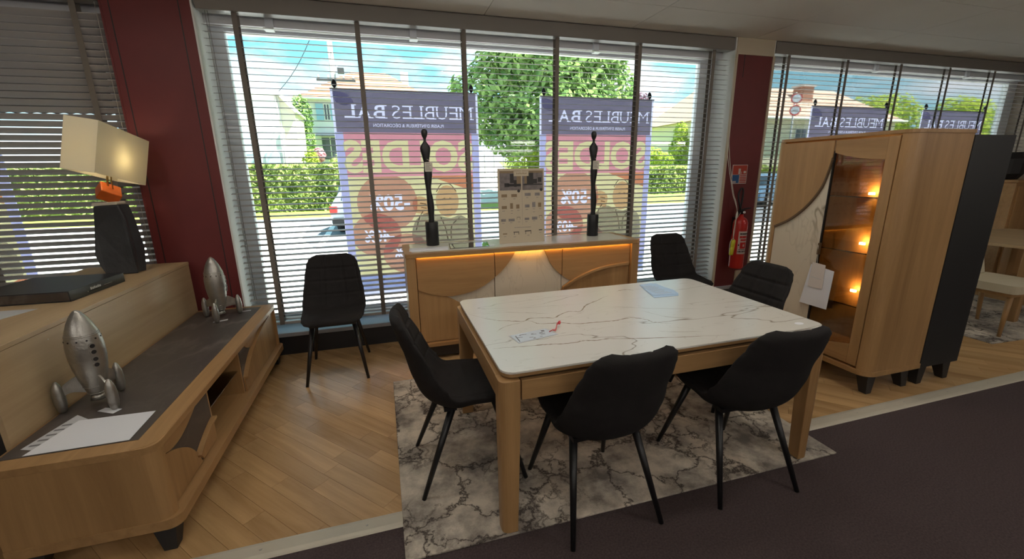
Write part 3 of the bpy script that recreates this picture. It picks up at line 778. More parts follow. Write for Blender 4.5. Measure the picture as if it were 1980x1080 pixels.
# ---------------------------------------------------------------- glazed display cabinet
VX0, VX1, VY0, VY1, VZ0, VZ1 = 2.98, 3.484, 1.80, 2.735, 0.14, 1.722
vt = thing('display_cabinet', 'tall oak display cabinet with a lit glass door and marbled panel', 'cabinet', ((VX0 + VX1) / 2, (VY0 + VY1) / 2, 0))
def quarter(x0, x1, y0, y1, r, n=8):
    return rrect(x0, x1, y0, y1, r, n, (0, 1, 1, 0))
obj('top', prism(quarter(VX0 - 0.006, VX1, VY0 - 0.006, VY1 + 0.006, 0.085), 'z', 1.70, VZ1), 'oak_y', vt, 0.003)
obj('base', prism(quarter(VX0 - 0.006, VX1, VY0 - 0.006, VY1 + 0.006, 0.085), 'z', VZ0, VZ0 + 0.035), 'oak_y', vt, 0.003)
def corner_panel(yo, yi, r):   # L-shaped rounded side panel, outer face at yo
    s = 1 if yi > yo else -1; out = []
    for k in range(9):
        a = math.radians(90 * k / 8); out.append((VX0 + r - r * math.cos(a), yo + s * (r - r * math.sin(a))))
    inn = [(VX1 - 0.004, yo), (VX1 - 0.004, yi), (VX0 + 0.10, yi), (VX0 + 0.045, yo + s * 0.075), (VX0, yo + s * 0.075)]
    return out + inn
obj('side_panel', prism(corner_panel(VY0, VY0 + 0.022, 0.075), 'z', VZ0 + 0.035, 1.70), 'oak_z', vt)
obj('side_panel', prism(corner_panel(VY1, VY1 - 0.022, 0.06), 'z', VZ0 + 0.035, 1.70), 'oak_z', vt)
obj('back_panel', B(VX1 - 0.02, VX1 - 0.004, VY0 + 0.02, VY1 - 0.02, VZ0 + 0.035, 1.70), 'oak_z', vt)
obj('inner_floor', B(VX0 + 0.03, VX1 - 0.02, VY0 + 0.03, VY1 - 0.03, VZ0 + 0.035, VZ0 + 0.05), 'oak_y', vt)
for z in (0.575, 0.945, 1.315):
    obj('glass_shelf', B(VX0 + 0.055, VX1 - 0.022, VY0 + 0.024, VY1 - 0.024, z - 0.004, z + 0.004), 'shelf_glass', vt)
    obj('shelf_light', B(VX1 - 0.066, VX1 - 0.050, 2.262, 2.298, z + 0.0045, z + 0.012), 'led_warm', vt, 0.002)
obj('dark_inner_strip', B(VX1 - 0.024, VX1 - 0.0205, VY0 + 0.024, 2.24, VZ0 + 0.05, 1.69), 'dark_wood_strip', vt)
# far door
DX = VX0 + 0.004
fd = obj('door', B(DX, DX + 0.02, 2.272, VY1 - 0.078, VZ0 + 0.05, 1.690), 'ceramic_inlay', vt, 0.001)
arc = smoothcurve([(2.2725, 1.575), (2.285, 1.50), (2.316, 1.385), (2.375, 1.285), (2.447, 1.203), (2.54, 1.128), (2.6565, 1.066)], 4)
obj('upper_panel', prism(arc + [(2.6565, 1.689), (2.2725, 1.689)], 'x', DX - 0.012, DX), 'oak_z', fd, 0.003)
lip = arc + [(p[0] - 0.006, p[1] - 0.013) for p in arc[::-1]]
obj('arc_edge', prism(lip, 'x', DX - 0.016, DX), 'dark_wood_strip', fd, 0.002)
# near door, glazed
nd_ = obj('door', B(DX - 0.004, DX + 0.02, VY0 + 0.082, 1.945, VZ0 + 0.05, 1.690), 'oak_z', vt, 0.003)
obj('top_panel', prism([(1.9455, 1.689), (1.9455, 1.553), (2.02, 1.556), (2.104, 1.566), (2.19, 1.583), (2.268, 1.607), (2.268, 1.689)], 'x', DX - 0.002, DX + 0.018), 'oak_y', nd_, 0.002)
obj('bottom_panel', prism([(1.9455, VZ0 + 0.051), (2.268, VZ0 + 0.051), (2.268, 0.27), (2.12, 0.285), (1.9455, 0.33)], 'x', DX - 0.002, DX + 0.018), 'oak_y', nd_, 0.002)
obj('pane', B(DX + 0.004, DX + 0.009, 1.943, 2.268, 0.25, 1.62), 'smoked_glass', nd_)
obj('door_edge', B(DX - 0.003, DX + 0.016, 2.2655, 2.2715, 0.26, 1.62), 'black_lacquer', nd_)
obj('handle', B(DX - 0.02, DX + 0.002, 2.255, 2.268, 0.90, 0.985), 'dark_wood_strip', nd_, 0.003)
def splay_leg(x, y, dx, dy, h):
    bm = bmesh.new(); R = []
    for z, k, o_ in ((h, 0.042, 0.0), (0.0, 0.024, 1.0)):
        cx, cyy = x + dx * o_, y + dy * o_
        R.append([bm.verts.new((cx + a * k, cyy + b_ * k, z)) for a, b_ in ((-1, -1), (1, -1), (1, 1), (-1, 1))])
    for k in range(4): bm.faces.new([R[0][k], R[0][(k + 1) % 4], R[1][(k + 1) % 4], R[1][k]])
    bm.faces.new(R[0]); bm.faces.new(R[1]); bmesh.ops.recalc_face_normals(bm, faces=bm.faces); return bm
for x, dx in ((VX0 + 0.10, -0.015), (VX1 - 0.09, 0.012)):
    for y, dy in ((VY0 + 0.07, -0.025), (VY1 - 0.09, 0.02)):
        obj('leg', splay_leg(x, y, dx, dy, VZ0), 'black_lacquer', vt, 0.002)
# second cabinet, back to back with it
bc = thing('black_cabinet', 'tall cabinet with a plain black side behind the oak display cabinet', 'cabinet', (3.69, 2.25, 0))
obj('side_panel', B(3.492, 3.884, 1.800, 1.822, 0.136, 1.692), 'black_lacquer', bc, 0.002)
obj('side_panel', B(3.492, 3.884, 2.70, 2.722, 0.136, 1.692), 'black_lacquer', bc, 0.002)
obj('back_panel', B(3.490, 3.506, 1.82, 2.70, 0.136, 1.692), 'black_lacquer', bc)
obj('top', B(3.492, 3.884, 1.822, 2.70, 1.67, 1.692), 'black_lacquer', bc)
obj('base', B(3.492, 3.884, 1.822, 2.70, 0.136, 0.16), 'black_lacquer', bc)
for y0, y1 in ((1.822, 2.26), (2.263, 2.70)):
    d_ = obj('door', B(3.866, 3.888, y0, y1, 0.16, 1.67), 'pale_oak_z', bc, 0.002)
for x, dx in ((3.56, -0.012), (3.81, 0.015)):
    for y, dy in ((1.86, -0.02), (2.66, 0.02)):
        obj('leg', splay_leg(x, y, dx, dy, 0.136), 'black_lacquer', bc, 0.002)

# ---------------------------------------------------------------- low television stand
LX0, LX1, LY0, LY1, LZ0, LZ1 = -1.500, -0.952, 1.79, 3.755, 0.10, 0.487
tv = thing('television_stand', 'long low oak television stand with slate top and curved fronts', 'tv stand', ((LX0 + LX1) / 2, (LY0 + LY1) / 2, 0))
def tvq(x0, x1, y0, y1, r): return rrect(x0, x1, y0, y1, r, 8, (1, 0, 0, 1))
bm = prism(tvq(LX0, LX1, LY0, LY1, 0.05), 'z', LZ1 - 0.032, LZ1 - 0.002)
tp = obj('top', bm, 'oak_y', tv, 0.003)
obj('slate_inset', B(LX0 + 0.012, LX1 - 0.088, LY0 + 0.075, LY1 - 0.05, LZ1 - 0.002, LZ1), 'slate', tp)
obj('front_border', prism([(LX1 - 0.087, LY0 + 0.004), (LX1 - 0.087, LY1 - 0.004), (LX1 - 0.003, LY1 - 0.004), (LX1 - 0.003, LY0 + 0.08), (LX1 - 0.012, LY0 + 0.04), (LX1 - 0.035, LY0 + 0.015), (LX1 - 0.07, LY0 + 0.004)], 'z', LZ1 - 0.002, LZ1 - 0.0005), 'oak_y', tp)
obj('base_rail', prism(tvq(LX0, LX1 + 0.022, LY0 - 0.004, LY1, 0.05), 'z', LZ0, LZ0 + 0.045), 'oak_y', tv, 0.004)
def tv_end(yo, s, r):
    out = [(LX0, yo)]
    for k in range(9):
        a = math.radians(90 * k / 8); out.append((LX1 - r + r * math.sin(a), yo + s * (r - r * math.cos(a))))
    return out + [(LX1 - 0.03, yo + s * r), (LX1 - 0.03, yo + s * 0.05), (LX1 - 0.08, yo + s * 0.022), (LX0, yo + s * 0.022)]
obj('end_panel', prism(tv_end(LY0, 1, 0.055), 'z', LZ0 + 0.045, LZ1 - 0.032), 'oak_z', tv)
obj('end_panel', prism(tv_end(LY1, -1, 0.05), 'z', LZ0 + 0.045, LZ1 - 0.032), 'oak_z', tv)
obj('back_panel', B(LX0, LX0 + 0.012, LY0 + 0.02, LY1 - 0.02, LZ0 + 0.045, LZ1 - 0.032), 'dark_wood_strip', tv)
for y in (2.375, 2.885):
    obj('partition', B(LX0 + 0.012, LX1 - 0.035, y - 0.009, y + 0.009, LZ0 + 0.045, LZ1 - 0.032), 'oak_z', tv)
XD = LX1 - 0.032     # outer face of the door leaf
def tv_door(y0, y1, parts):
    d_ = obj('door', B(XD - 0.018, XD, y0, y1, LZ0 + 0.047, LZ1 - 0.034), 'slate', tv, 0.001)
    for nm, P, mt, dep in parts:
        q = cliprect(P, y0 + 0.001, y1 - 0.001, LZ0 + 0.049, LZ1 - 0.036)
        if len(q) > 2: obj(nm, prism(q, 'x', XD, XD + dep), mt, d_, 0.002)
upN = smoothcurve([(1.84, 0.410), (1.90, 0.388), (1.96, 0.378), (2.03, 0.381), (2.11, 0.402), (2.19, 0.432), (2.26, 0.47)], 4)
loN = smoothcurve([(1.84, 0.400), (1.90, 0.384), (1.96, 0.360), (2.03, 0.322), (2.09, 0.275), (2.14, 0.21), (2.165, 0.15)], 4)
stN = smoothcurve([(2.13, 0.195), (2.18, 0.218), (2.25, 0.243), (2.32, 0.262), (2.37, 0.270)], 4)
tv_door(LY0 + 0.06, 2.366, [('upper_panel', upN + [(1.84, 0.47)], 'oak_y', 0.012), ('lower_panel', [(1.84, 0.15)] + loN, 'oak_z', 0.010),
        ('lower_panel', [(2.19, 0.15)] + [(p[0] + 0.01, p[1] - 0.012) for p in stN[2:]] + [(2.40, 0.15)], 'oak_z', 0.008),
        ('curved_handle', stN + [(p[0] - 0.004, p[1] + 0.014) for p in stN[::-1]], 'oak_y', 0.026)])
upF = smoothcurve([(2.93, 0.47), (2.97, 0.44), (3.02, 0.405), (3.09, 0.378), (3.20, 0.372), (3.34, 0.395), (3.50, 0.44), (3.72, 0.46)], 4)
stF = smoothcurve([(2.895, 0.235), (2.96, 0.285), (3.04, 0.328), (3.12, 0.358), (3.26, 0.395), (3.40, 0.42), (3.60, 0.438)], 4)
tv_door(2.894, LY1 - 0.052, [('upper_panel', upF + [(3.72, 0.47)], 'oak_y', 0.008), ('lower_panel', [(2.895, 0.15)] + stF + [(3.72, 0.44), (3.72, 0.15)], 'oak_z', 0.011),
        ('curved_handle', stF + [(p[0], p[1] + 0.014) for p in stF[::-1]], 'oak_y', 0.028)])
obj('niche_shelf', B(LX0 + 0.012, LX1 - 0.05, 2.384, 2.876, 0.30, 0.306), 'shelf_glass', tv)
for x in (LX0 + 0.07, LX1 - 0.045):
    for y in (LY0 + 0.05, LY1 - 0.12):
        obj('leg', splay_leg(x, y, 0.012 if x > -1.2 else -0.012, -0.03 if y < 2.5 else 0.02, LZ0), 'black_lacquer', tv, 0.002)

# ---------------------------------------------------------------- taller cabinet behind the television stand
RX0, RX1, RY0, RY1, RZ = -2.15, -1.512, 1.975, 3.795, 0.875
rc = thing('pale_cabinet', 'pale oak cabinet carrying the lamp behind the television stand', 'cabinet', ((RX0 + RX1) / 2, (RY0 + RY1) / 2, 0))
obj('top', B(RX0, RX1, RY0, RY1, RZ - 0.022, RZ), 'pale_oak_y', rc, 0.002)
obj('front_panel', B(RX1 - 0.022, RX1 - 0.002, RY0 + 0.002, RY1 - 0.002, 0.14, RZ - 0.0235), 'pale_oak_y', rc, 0.001)
obj('side_panel', B(RX0 + 0.01, RX1 - 0.022, RY0 + 0.004, RY0 + 0.024, 0.14, RZ - 0.022), 'black_lacquer', rc)
obj('side_panel', B(RX0 + 0.01, RX1 - 0.022, RY1 - 0.024, RY1 - 0.004, 0.14, RZ - 0.022), 'pale_oak_z', rc)
obj('base_rail', B(RX0 + 0.01, RX1 - 0.003, RY0 + 0.004, RY1 - 0.004, 0.10, 0.14), 'oak_x', rc, 0.002)
obj('back_panel', B(RX0 + 0.01, RX0 + 0.025, RY0 + 0.02, RY1 - 0.02, 0.14, RZ - 0.022), 'pale_oak_y', rc)
for y in (RY0 + 0.1, RY1 - 0.1):
    for x in (RX0 + 0.08, RX1 - 0.08):
        obj('leg', T((x, y, 0.10), (x, y, 0), 0.03, 0.022, 4), 'black_lacquer', rc)
for y, z in ((2.93, 0.80), (2.52, 0.60), (2.3, 0.812)):
    obj('peg_hole', T((RX1 - 0.0025, y, z), (RX1 - 0.001, y, z), 0.003, n=8), 'cream_stone', rc)
# ---------------------------------------------------------------- rockets
def make_rocket(label, loc, rotz, fin0):
    t = thing('toy_rocket', label, 'rocket', loc, rotz, 'pewter rocket ornaments')
    R = [(0.055, 0.026), (0.065, 0.034), (0.075, 0.036), (0.10, 0.042), (0.14, 0.051), (0.19, 0.060), (0.24, 0.0655), (0.29, 0.066), (0.33, 0.062), (0.365, 0.054), (0.40, 0.0425), (0.425, 0.031), (0.445, 0.019), (0.456, 0.010), (0.46, 0.003)]
    body = obj('body', rings([(0, 0, z, r, r) for z, r in R], 28), 'pewter', t, local=True)
    def rad(z):
        for (a, ra), (b_, rb) in zip(R, R[1:]):
            if z <= b_: return ra + (rb - ra) * (z - a) / (b_ - a)
        return 0.003
    # panel bands and nozzle
    for z in (0.345, 0.352, 0.10, 0.066):
        r = rad(z); obj('band', rings([(0, 0, z - 0.002, r + 0.0008, r + 0.0008), (0, 0, z, r + 0.0022, r + 0.0022), (0, 0, z + 0.002, r + 0.0008, r + 0.0008)], 28), 'pewter', body, local=True)
    obj('nozzle', rings([(0, 0, 0.030, 0.031, 0.031), (0, 0, 0.056, 0.024, 0.024)], 20), 'pewter', t, local=True)
    # portholes in a column, small ones around the nose
    def hole(a, z, hr, rim):
        r = rad(z); d = Vector((math.cos(a), math.sin(a), 0)); c0 = d * (r - 0.004) + Vector((0, 0, z))
        if rim:
            h = obj('porthole', T(c0, c0 + d * 0.0075, hr + 0.004, hr + 0.003, 16), 'pewter', body, local=True)
            obj('porthole_glass', T(c0 + d * 0.002, c0 + d * 0.0082, hr, hr * 0.95, 16), 'dark_hole', body, local=True)
        else:
            obj('porthole', T(c0, c0 + d * 0.0052, hr, hr, 10), 'dark_hole', body, local=True)
    for z in (0.300, 0.272, 0.238, 0.210): hole(0.0, z, 0.0095, True)
    for k in range(12): hole(0.35 + k * PI / 6, 0.328, 0.0038, False)
    # fins with pods
    for k in range(3):
        a = fin0 + k * 2 * PI / 3
        ca_, sa_ = math.cos(a), math.sin(a)
        P = smoothcurve([(0.036, 0.16), (0.07, 0.150), (0.105, 0.125)], 4) + smoothcurve([(0.112, 0.075), (0.085, 0.085), (0.06, 0.082), (0.034, 0.07)], 4)
        bm = bmesh.new(); A = []; C = []
        for p in P:
            A.append(bm.verts.new((p[0] * ca_ - 0.004 * sa_, p[0] * sa_ + 0.004 * ca_, p[1]))); C.append(bm.verts.new((p[0] * ca_ + 0.004 * sa_, p[0] * sa_ - 0.004 * ca_, p[1])))
        f1 = bm.faces.new(A); f2 = bm.faces.new(C[::-1])
        for i in range(len(P)): bm.faces.new([A[i], C[i], C[(i + 1) % len(P)], A[(i + 1) % len(P)]])
        bmesh.ops.triangulate(bm, faces=[f1, f2]); bmesh.ops.recalc_face_normals(bm, faces=bm.faces)
        fin = obj('fin', bm, 'pewter', t, local=True)
        px_, py_ = 0.125 * ca_, 0.125 * sa_
        obj('pod', rings([(px_, py_, z, r, r) for z, r in ((0.0, 0.010), (0.01, 0.016), (0.04, 0.021), (0.075, 0.022), (0.11, 0.019), (0.135, 0.012), (0.148, 0.005), (0.15, 0.001))], 16), 'pewter', fin, local=True)
    return t
rk = make_rocket('pewter rocket ornament nearest the camera, its four portholes showing', (-1.362, 2.255, LZ1 + 0.001), -0.70, 0.0)
make_rocket('pewter rocket ornament farther back on the slate top, against the red pillar', (-1.255, 3.50, LZ1 + 0.001), 0.20, 0.41)

# ---------------------------------------------------------------- lamp on the pale cabinet
lm = thing('table_lamp', 'lit table lamp with tilted cream box shade on dark stone', 'lamp', (-1.79, 3.49, RZ))
plain('lamp_gold', (0.55, 0.40, 0.16), 0.3, metal=0.8)
m, t_, b = newmat('shade_cloth')
tr_ = N(t_, 'ShaderNodeBsdfTranslucent'); tr_.inputs[0].default_value = (0.88, 0.83, 0.66, 1)
df_ = N(t_, 'ShaderNodeBsdfDiffuse'); df_.inputs[0].default_value = (0.82, 0.78, 0.66, 1)
ms_ = N(t_, 'ShaderNodeMixShader'); ms_.inputs[0].default_value = 0.45
t_.links.new(df_.outputs[0], ms_.inputs[1]); t_.links.new(tr_.outputs[0], ms_.inputs[2]); t_.links.new(ms_.outputs[0], t_.nodes['Material Output'].inputs[0])
emit('bulb', (1.0, 0.84, 0.55), 15)
sil = [(-1.861, 0.876), (-1.689, 0.876), (-1.680, 1.04), (-1.690, 1.25), (-1.709, 1.340), (-1.838, 1.335), (-1.872, 1.19), (-1.897, 1.02), (-1.883, 0.945)]
bm = bmesh.new(); A = []; C = []; D = []
for i, p in enumerate(sil):
    jx = 0.012 * math.sin(i * 2.3)
    A.append(bm.verts.new((p[0] + 0.012, 3.435 + jx, p[1]))); C.append(bm.verts.new((p[0], 3.49, p[1]))); D.append(bm.verts.new((p[0] + 0.015, 3.56 - jx, p[1])))
for Rr, S in ((A, C), (C, D)):
    for i in range(len(sil)): bm.faces.new([Rr[i], S[i], S[(i + 1) % len(sil)], Rr[(i + 1) % len(sil)]])
f1 = bm.faces.new(A[::-1]); f2 = bm.faces.new(D); bmesh.ops.triangulate(bm, faces=[f1, f2]); bmesh.ops.recalc_face_normals(bm, faces=bm.faces)
obj('stone_base', bm, 'stone_dark', lm, 0.006)
obj('cream_slab', prism([(-1.843, 1.336), (-1.706, 1.342), (-1.700, 1.352), (-1.71, 1.362), (-1.838, 1.356)], 'y', 3.44, 3.545), 'cream_stone', lm, 0.004)
cb = bmesh.new(); bmesh.ops.create_cube(cb, size=0.105)
bmesh.ops.transform(cb, matrix=Matrix.Translation((-1.757, 3.49, 1.418)) @ Matrix.Rotation(math.radians(33), 4, 'Y') @ Matrix.Rotation(math.radians(38), 4, 'Z') @ Matrix.Rotation(math.radians(18), 4, 'X') @ Matrix.Diagonal((1.05, 1, 0.72, 1)), verts=cb.verts)
obj('orange_cube', cb, 'orange_stone', lm, 0.006)
S0 = Vector((-1.653, 3.194, 1.545)); E1 = Vector((0.020, 0.500, -0.086)); E2 = Vector((-0.167, 0.0125, 0.029)); E3 = Vector((0.055, 0.051, 0.302))
base_c = S0 + E1 * 0.5 + E2 * 0.5
obj('stem', path([(-1.752, 3.49, 1.45), (-1.745, 3.485, 1.50), tuple(base_c + E3 * 0.3)], 0.006), 'lamp_gold', lm)
obj('stem', path([(-1.728, 3.49, 1.44), (-1.722, 3.48, 1.50), tuple(base_c + E3 * 0.3 + Vector((0.02, 0, 0)))], 0.004), 'lamp_gold', lm)
bm = bmesh.new()
ring_o = [Vector((0, 0, 0)), E1, E1 + E2, E2]
ce = (E1 + E2) * 0.5
lo = [bm.verts.new(S0 + p) for p in ring_o]; hi = [bm.verts.new(S0 + p + E3) for p in ring_o]
li = [bm.verts.new(S0 + p + (ce - p).normalized() * 0.004) for p in ring_o]; hh = [bm.verts.new(S0 + p + E3 + (ce - p).normalized() * 0.004) for p in ring_o]
for i in range(4):
    j = (i + 1) % 4
    bm.faces.new([lo[i], lo[j], hi[j], hi[i]]); bm.faces.new([li[j], li[i], hh[i], hh[j]]); bm.faces.new([lo[j], lo[i], li[i], li[j]]); bm.faces.new([hi[i], hi[j], hh[j], hh[i]])
obj('lamp_shade', bm, 'shade_cloth', lm)
bc_ = base_c + E3 * 0.42
obj('light_bulb', rings([(bc_.x, bc_.y, bc_.z + z, r, r) for z, r in ((-0.05, 0.013), (-0.03, 0.016), (-0.01, 0.027), (0.012, 0.030), (0.03, 0.022), (0.04, 0.006))], 16), 'bulb', lm)

# ---------------------------------------------------------------- binder, pen and papers on the pale cabinet
bd = thing('sample_binder', 'thick black sample binder lying on the pale cabinet', 'binder', (-1.86, 2.95, RZ))
plain('binder_black', (0.022, 0.022, 0.025), 0.32)
rot = Matrix.Translation((-1.66, 2.735, 0)) @ Matrix.Rotation(math.radians(-3), 4, 'Z')
def rbm(x0, x1, y0, y1, z0, z1):
    bm = B(x0, x1, y0, y1, z0, z1); bmesh.ops.transform(bm, matrix=rot, verts=bm.verts); return bm
obj('cover', rbm(-0.46, 0.004, 0, 0.455, RZ + 0.053, RZ + 0.058), 'binder_black', bd, 0.001)
obj('cover', rbm(-0.46, 0.004, 0, 0.455, RZ + 0.001, RZ + 0.005), 'binder_black', bd, 0.001)
obj('spine', rbm(-0.002, 0.004, 0, 0.455, RZ + 0.005, RZ + 0.053), 'binder_black', bd, 0.001)
obj('samples', rbm(-0.45, -0.004, 0.005, 0.45, RZ + 0.006, RZ + 0.052), 'slate', bd)
for k in range(6):
    obj('sample_edge', rbm(-0.45, -0.004, 0.002, 0.005, RZ + 0.010 + k * 0.007, RZ + 0.0115 + k * 0.007), 'dark_wood_strip', bd)
bm = bmesh.new()
for k, (a, w_) in enumerate(((0.155, 0.010), (0.169, 0.012), (0.184, 0.010), (0.198, 0.013), (0.214, 0.010), (0.227, 0.012))):
    box(bm, 0.0042, 0.0052, a, a + w_, RZ + 0.026, RZ + 0.040 - 0.003 * (k % 2))
bmesh.ops.transform(bm, matrix=rot, verts=bm.verts)
obj('spine_lettering', bm, 'paper_grey', bd)
pn = thing('ballpoint_pen', 'black ballpoint pen clipped along the spine of the binder', 'pen', (-1.645, 2.95, RZ + 0.04))
obj('barrel', T((-1.652, 2.87, RZ + 0.0215), (-1.640, 3.06, RZ + 0.0215), 0.0045, n=10), 'black_metal', pn)
obj('tip', T((-1.652, 2.87, RZ + 0.0215), (-1.6532, 2.852, RZ + 0.0215), 0.0045, 0.001, 10), 'screw_steel', pn)
obj('clip', T((-1.641, 3.0, RZ + 0.0275), (-1.636, 3.068, RZ + 0.0275), 0.0015, n=6), 'screw_steel', pn)
def sheet(name, poly, z, label, cat, mat='paper_white', th=0.0008, group=None):
    o = obj(name, prism(poly, 'z', z, z + th), mat); tag(o, label, cat, group); return o
sheet('paper_sheet', [(-1.99, 2.42), (-1.80, 2.44), (-1.735, 2.635), (-1.93, 2.655)], RZ + 0.0005, 'white paper sheet in front of the black binder', 'paper', 'paper_grey')
# papers by the near rocket
sheet('price_sheet', [(-1.452, 1.925), (-1.35, 1.885), (-1.30, 2.08), (-1.402, 2.165)], LZ1 + 0.0005, 'printed price sheet partly under the blank sheet at the near rocket', 'paper', 'paper_grey')
bm = bmesh.new()
for k in range(5): box(bm, -1.435 + 0.006 * k, -1.40 + 0.006 * k, 1.935 + k * 0.035, 1.947 + k * 0.035, LZ1 + 0.0013, LZ1 + 0.0016)
o = bpy.data.objects['price_sheet']; obj('print', bm, 'paper_print', o)
sheet('blank_sheet', [(-1.412, 1.868), (-1.072, 1.868), (-1.078, 2.095), (-1.365, 2.105)], LZ1 + 0.002, 'large blank white sheet on the near corner of the television stand', 'paper')
sheet('price_ticket', [(-1.335, 2.175), (-1.255, 2.13), (-1.238, 2.165), (-1.318, 2.20)], LZ1 + 0.0008, 'small white ticket beneath the near rocket', 'ticket')
sheet('price_ticket', [(-1.275, 3.38), (-1.19, 3.41), (-1.196, 3.44), (-1.28, 3.408)], LZ1 + 0.0008, 'small white ticket beneath the rocket by the red pillar', 'ticket')
sheet('price_ticket', [(-1.155, 3.60), (-1.09, 3.61), (-1.094, 3.63), (-1.159, 3.62)], LZ1 + 0.0008, 'small white ticket at the far corner of the slate top', 'ticket')

# ---------------------------------------------------------------- statues on the sideboard
ZS = 0.9108
def make_statue(label, loc):
    t = thing('figure_sculpture', label, 'sculpture', loc, 0, 'slender black figure sculptures')
    obj('pedestal', rings([(0, 0, 0, 0.052, 0.045), (0, 0, 0.003, 0.055, 0.048), (0, 0, 0.195, 0.055, 0.048), (0, 0, 0.203, 0.051, 0.044)], 24), 'black_metal', t, local=True)
    D_ = [(0.0, 0, 0.20, 0.024, 0.020), (0.001, 0, 0.24, 0.023, 0.019), (0.002, 0, 0.32, 0.029, 0.023), (-0.002, 0, 0.40, 0.026, 0.022), (-0.008, 0, 0.47, 0.021, 0.020), (-0.007, 0, 0.54, 0.029, 0.024), (-0.004, 0, 0.60, 0.034, 0.026), (-0.006, 0, 0.65, 0.029, 0.023), (-0.012, 0, 0.69, 0.023, 0.020), (-0.014, 0, 0.74, 0.032, 0.024), (-0.015, 0, 0.785, 0.041, 0.026), (-0.015, 0, 0.81, 0.040, 0.024), (-0.015, 0, 0.835, 0.024, 0.018), (-0.015, 0, 0.855, 0.011, 0.011), (-0.015, 0, 0.875, 0.012, 0.012), (-0.015, 0, 0.895, 0.021, 0.020), (-0.015, 0, 0.92, 0.026, 0.024), (-0.015, 0, 0.938, 0.022, 0.020), (-0.015, 0, 0.948, 0.010, 0.010)]
    pts = smoothcurve(D_, 3)
    obj('figure', rings(pts, 20), 'black_metal', t, local=True)
    tg = obj('price_tag', B(-0.030, 0.032, -0.0300, -0.0290, 0.615, 0.69), 'cream_stone', t, local=True)
    bm = bmesh.new()
    for k in range(5): box(bm, -0.022, 0.02 - 0.006 * (k % 3), -0.0305, -0.0301, 0.628 + k * 0.012, 0.632 + k * 0.012)
    obj('print', bm, 'paper_print', tg, local=True)
    obj('string', path([(0.0, -0.0292, 0.69), (0.015, -0.02, 0.70), (-0.01, -0.022, 0.715)], 0.0012, 6), 'cord_white', t, local=True)
    return t
stt = make_statue('slender black figure sculpture on the left end of the sideboard', (0.358, 3.655, ZS))
dup(stt, (1.875, 3.655, ZS), 0.0, 'slender black figure sculpture on the right half of the sideboard')
# poster board
pb = thing('catalogue_board', 'cream upright board with printed furniture pictures on the sideboard', 'display board', (1.12, 3.52, ZS))
obj('board', prism([(3.50, ZS), (3.506, ZS), (3.528, 1.541), (3.522, 1.541)], 'x', 0.912, 1.328), 'cream_paint', pb, 0.001)
obj('support', prism([(3.512, ZS), (3.60, ZS), (3.524, 1.3)], 'x', 1.11, 1.13), 'cream_paint', pb)
def bface(u0, u1, v0, v1, bm, d=0.0006):
    X0, X1 = 0.912 + u0 * 0.416, 0.912 + u1 * 0.416; Z0, Z1 = 1.541 - v0 * 0.63, 1.541 - v1 * 0.63
    def yy(z): return 3.50 + 0.022 * (z - ZS) / 0.63 - d
    vs = [bm.verts.new(p) for p in ((X0, yy(Z0), Z0), (X1, yy(Z0), Z0), (X1, yy(Z1), Z1), (X0, yy(Z1), Z1))]
    bm.faces.new(vs)
plain('print_grey', (0.22, 0.20, 0.19), 0.6, var=0.5, vscale=40)
plain('print_mauve', (0.17, 0.145, 0.14), 0.6, var=0.6, vscale=30)
plain('print_brown', (0.23, 0.16, 0.09), 0.6)
plain('print_dark', (0.03, 0.027, 0.025), 0.6)
plain('board_edge', (0.12, 0.12, 0.11), 0.5)
for (u0, u1) in ((0.04, 0.495), (0.52, 0.97)):
    bm = bmesh.new(); bface(u0, u1, 0.03, 0.285, bm); ph = obj('photograph', bm, 'print_mauve', pb)
    bm = bmesh.new()
    for a in ((0.22, 0.30, 0.07, 0.19), (0.16, 0.45, 0.20, 0.235), (0.30, 0.36, 0.15, 0.24), (0.10, 0.2, 0.19, 0.24)) if u0 < 0.5 else ((0.05, 0.15, 0.10, 0.22), (0.14, 0.24, 0.05, 0.21), (0.34, 0.42, 0.12, 0.18), (0.24, 0.32, 0.14, 0.2), (0.02, 0.44, 0.205, 0.22)):
        bface(u0 + a[0], min(u0 + a[1], u1), a[2], a[3], bm, 0.0012)
    obj('pictured_furniture', bm, 'print_dark', ph)
    bm = bmesh.new(); bface(u0, u1, 0.03, 0.06, bm, 0.0012); bface(u0 + (0.36 if u0 < 0.5 else 0.05), u0 + (0.455 if u0 < 0.5 else 0.10), 0.10, 0.20, bm, 0.0013)
    obj('pictured_wood', bm, 'print_brown', ph)
bm = bmesh.new(); bface(0.34, 0.66, 0.035, 0.10, bm, 0.0016); tl = obj('title_label', bm, 'cream_paint', pb)
bm = bmesh.new()
for k in range(9): bface(0.40 + k * 0.025, 0.413 + k * 0.025, 0.055 + 0.008 * (k % 3 == 1), 0.075, bm, 0.002)
obj('title_script', bm, 'print_brown', tl)
